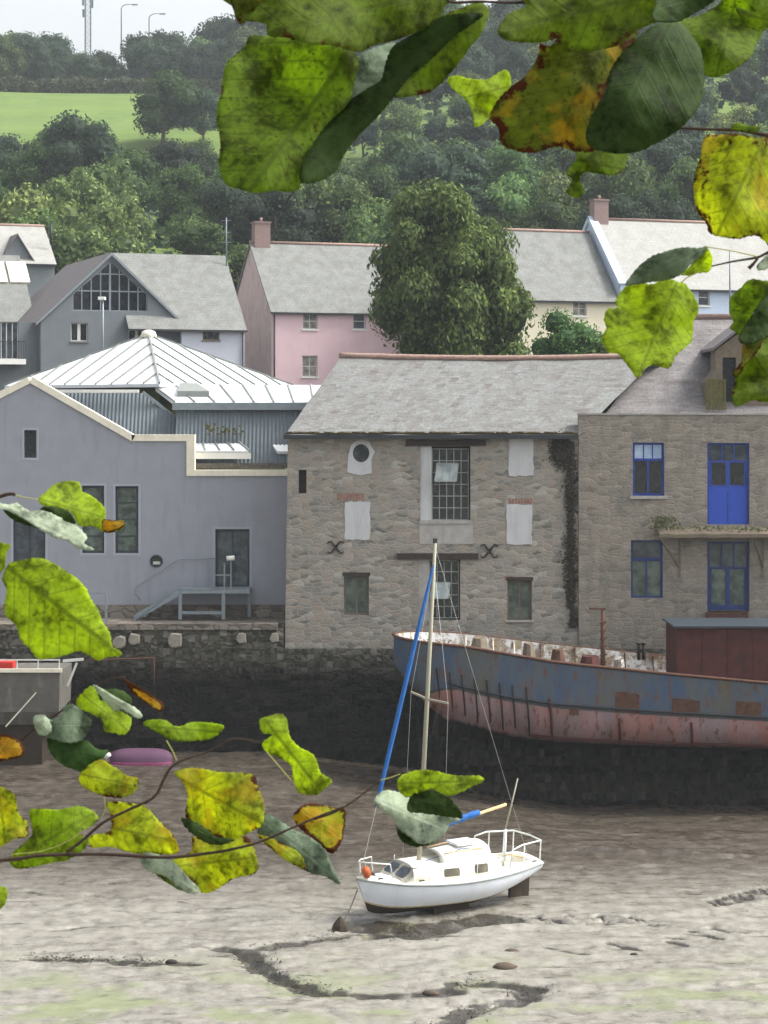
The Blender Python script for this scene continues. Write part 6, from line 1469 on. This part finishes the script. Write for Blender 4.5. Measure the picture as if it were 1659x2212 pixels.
b5 = branch('leafy_branch', YD, -60, 1060, 'branch at the left edge with the largest bright green leaf and a pale underside leaf')
leaf(b5, 'D', [(340,250),(420,170),(500,110),(620,90),(700,110),(725,180),(800,220),(890,290),(930,350),(930,430),(980,440),(1090,440),(1100,470),(1060,520),(960,550),(900,530),(820,490),(740,490),(690,480),(650,400),(600,350),(480,320),(380,310)], 'bright', YD + .02, ((340, 250), (1090, 470)))
leaf(b5, 'D', [(900,440),(940,430),(1000,440),(1095,445),(1100,475),(1060,520),(960,550),(905,525)], 'autumn', YD + .01)
leaf(b5, 'D', [(-60,270),(60,300),(150,285),(250,350),(380,350),(500,400),(600,430),(680,490),(740,550),(770,590),(740,640),(830,690),(790,705),(680,680),(590,620),(500,600),(420,560),(340,510),(220,430),(120,370),(30,340),(-60,340)], 'silver', YD, ((-40, 300), (820, 695)))
leaf(b5, 'D', [(380,320),(480,320),(590,350),(650,410),(660,470),(560,440),(450,390),(350,350)], 'dark', YD + .012)
leaf(b5, 'D', [(30,340),(120,375),(220,435),(330,510),(300,500),(200,470),(110,430),(50,380)], 'dark', YD + .01)
leaf(b5, 'D', [(-60,640),(60,650),(100,650),(60,720),(40,860),(0,900),(-60,930)], 'bright', YD + .02)
leaf(b5, 'D', [(30,910),(80,820),(180,790),(350,770),(480,820),(560,870),(680,950),(760,1040),(800,1130),(860,1220),(900,1320),(970,1440),(990,1540),(1050,1580),(1075,1620),(1040,1640),(960,1640),(870,1670),(790,1630),(700,1590),(600,1620),(530,1640),(450,1655),(340,1659),(260,1570),(190,1500),(140,1370),(50,1270),(40,1160),(60,1060),(20,960)], 'bright', YD - .02, ((60, 850), (1060, 1620)))
twig(b5, 'D', [(-80,240),(0,228),(60,210),(110,205),(135,215)], YD, 5, 3.2); twig(b5, 'D', [(135,215),(230,240),(340,255)], YD, 1.3, 1, 'petiole', 'leaf_stalk')
YE = 1.8
b6 = branch('leafy_branch', YE, -60, 1860, 'long drooping branch across the lower left with many yellow green spotted leaves')
EL = [
 ('E', [(-60,700),(40,705),(75,740),(90,820),(130,860),(130,930),(70,940),(20,970),(-60,980)], 'yellow', .01),
 ('E', [(150,800),(280,800),(390,785),(470,830),(440,880),(380,910),(420,940),(410,985),(330,1040),(230,1060),(100,1085),(50,1060),(60,1010),(150,930),(150,870)], 'mottled2', .02),
 ('E', [(520,765),(640,770),(700,785),(760,850),(820,910),(850,960),(850,1010),(740,1015),(620,1005),(540,980),(440,980),(430,930),(530,900),(530,830)], 'yellow', .01),
 ('E', [(840,620),(930,600),(1060,620),(1210,630),(1240,690),(1270,780),(1260,870),(1200,910),(1100,950),(1000,910),(900,850),(900,730),(880,670)], 'yellow', -.01),
 ('E', [(875,840),(960,870),(1040,930),(1130,945),(1060,970),(980,955),(900,895)], 'dark', -.025),
 ('E', [(930,930),(1050,960),(1190,935),(1240,1060),(1220,1110),(1130,1130),(1030,1190),(960,1195),(900,1120),(830,1050),(920,1000)], 'yellow', .02),
 ('E', [(670,1010),(740,1010),(830,1050),(900,1120),(960,1190),(920,1205),(860,1180),(790,1120),(720,1100),(680,1060)], 'silver', 0),
 ('E', [(740,1100),(800,1110),(870,1150),(930,1195),(870,1190),(800,1150)], 'mid', .01),
 ('E', [(370,270),(440,205),(480,260),(530,300),(620,350),(630,390),(600,440),(540,430),(500,420),(490,370),(440,340),(380,310)], 'bright', 0),
 ('E', [(450,200),(560,260),(650,310),(685,350),(660,362),(580,315),(560,330),(500,275)], 'silver', -.01),
 ('E', [(480,225),(580,225),(630,265),(625,295),(560,265)], 'dark', .012),
 ('E', [(470,230),(500,275),(560,330),(590,350),(540,330),(490,290)], 'dark', .004),
 ('E', [(590,165),(650,200),(700,230),(760,270),(790,300),(770,330),(720,300),(680,270),(640,240),(610,200)], 'autumn', 0),
 ('E', [(690,390),(710,370),(790,370),(850,400),(930,380),(1060,390),(1070,420),(1010,460),(920,470),(840,470),(760,430)], 'mottled2', 0),
 ('E', [(160,360),(210,345),(250,370),(300,340),(300,310),(350,295),(400,330),(440,380),(400,460),(330,480),(250,460),(220,450),(180,430)], 'silverdk', 0),
 ('E', [(230,450),(330,470),(400,460),(470,510),(520,520),(440,600),(400,620),(330,600),(280,570),(240,520)], 'darkg', .006),
 ('E', [(160,360),(205,345),(240,380),(245,430),(190,440)], 'silver', -.008),
 ('E', [(380,650),(400,610),(480,560),(540,590),(620,640),(665,650),(650,710),(600,740),(520,740),(460,720),(400,690)], 'yellow', -.01),
 ('E', [(-60,440),(60,450),(110,490),(110,540),(40,560),(-60,570)], 'autumn', 0),
 ('E', [(1250,370),(1290,350),(1350,340),(1380,370),(1395,450),(1440,500),(1510,540),(1540,620),(1595,660),(1560,700),(1520,730),(1440,720),(1410,660),(1400,590),(1340,550),(1280,520),(1260,480),(1310,440),(1260,430)], 'bright', 0),
 ('E', [(1410,840),(1430,800),(1490,770),(1600,790),(1659,800),(1655,900),(1640,960),(1600,1010),(1560,990),(1520,950),(1440,890)], 'autumn2', .01),
 ('E', [(1270,830),(1310,830),(1400,890),(1500,940),(1560,990),(1600,1080),(1635,1160),(1560,1120),(1480,1100),(1400,1030),(1330,960),(1240,915)], 'silverdk', -.005),
 ('E', [(1240,925),(1330,950),(1440,1010),(1470,1090),(1430,1075),(1340,1020)], 'yellow', -.012),
 ('E', [(-60,1170),(30,1180),(20,1260),(-60,1290)], 'bright', 0),
 ('F', [(560,170),(620,130),(720,110),(800,120),(950,150),(1090,150),(1125,185),(1050,220),(950,270),(880,280),(780,240),(700,260),(610,290),(555,230)], 'bright', 0),
 ('F', [(640,290),(720,250),(850,260),(940,340),(985,430),(880,420),(720,400),(620,380)], 'dark', -.002),
 ('F', [(400,310),(460,250),(560,260),(640,300),(640,380),(760,400),(880,410),(970,440),(900,470),(860,540),(780,590),(700,600),(640,560),(560,500),(520,430),(430,360)], 'silver', .004),
 ('F', [(560,440),(620,480),(670,560),(710,600),(800,575),(780,600),(680,620),(590,590),(550,520)], 'dark', .012)]
LM['mottled2'] = leafmat('leaf_green_mottled', (.17, .24, .02, 1), (.50, .64, .04, 1), .5, .55, .6)
LM['darkg'] = leafmat('leaf_deep_green', (.05, .10, .03, 1), (.08, .18, .03, 1), .3, .15, .35)
LM['autumn2'] = leafmat('leaf_half_turned', (.24, .27, .02, 1), (.62, .62, .03, 1), .7, 1.0, .55, gold=.9)
for cr_, pts, sty, dy in EL: leaf(b6, cr_, pts, sty, YE + dy)
twig(b6, 'E', [(-60,1050),(100,1035),(200,1020),(500,1015),(800,1030),(1000,1010),(1120,990),(1250,955),(1400,890),(1540,830),(1659,785)], YE - .02, 4.6, 1.9)
twig(b6, 'F', [(0,440),(120,400),(230,340),(340,260),(440,180)], YE - .02, 1.9, 1.8); twig(b6, 'F', [(440,180),(500,165),(570,140)], YE - .015, 1.2, 1.1, 'petiole', 'leaf_stalk')
twig(b6, 'E', [(320,1005),(400,945),(500,860),(620,800),(740,740),(790,650),(830,590),(900,555),(980,530),(1060,490),(1130,460),(1250,478)], YE - .022, 3.6, 1.6)
twig(b6, 'E', [(90,480),(180,400),(290,330),(350,270),(440,220),(520,175),(600,165)], YE + .01, 2.2, 1.5)
for a in ([(800,468),(830,520),(850,565)], [(1280,520),(1340,590),(1400,660)], [(500,740),(505,800),(480,850)], [(50,1015),(200,1000),(330,950),(430,880)]):
    twig(b6, 'E', a, YE - .004, 1.2, 1.1, 'petiole', 'leaf_stalk')

# ------------------------------------------------------------------ air
hz = MB().box(-760, 760, -60, 1450, -6, 150)
m = bpy.data.materials.new('haze'); m.use_nodes = True; nt_ = m.node_tree; nt_.nodes.clear()
pv = nt_.nodes.new('ShaderNodeVolumePrincipled'); pv.inputs['Color'].default_value = (.80, .86, .95, 1); pv.inputs['Density'].default_value = .00022; pv.inputs['Anisotropy'].default_value = .2
oo = nt_.nodes.new('ShaderNodeOutputMaterial'); nt_.links.new(pv.outputs[0], oo.inputs['Volume'])
o = hz.build('haze', m); tag(o, 'thin pale haze hanging in the air over the creek and hillside', 'haze', kind='stuff')
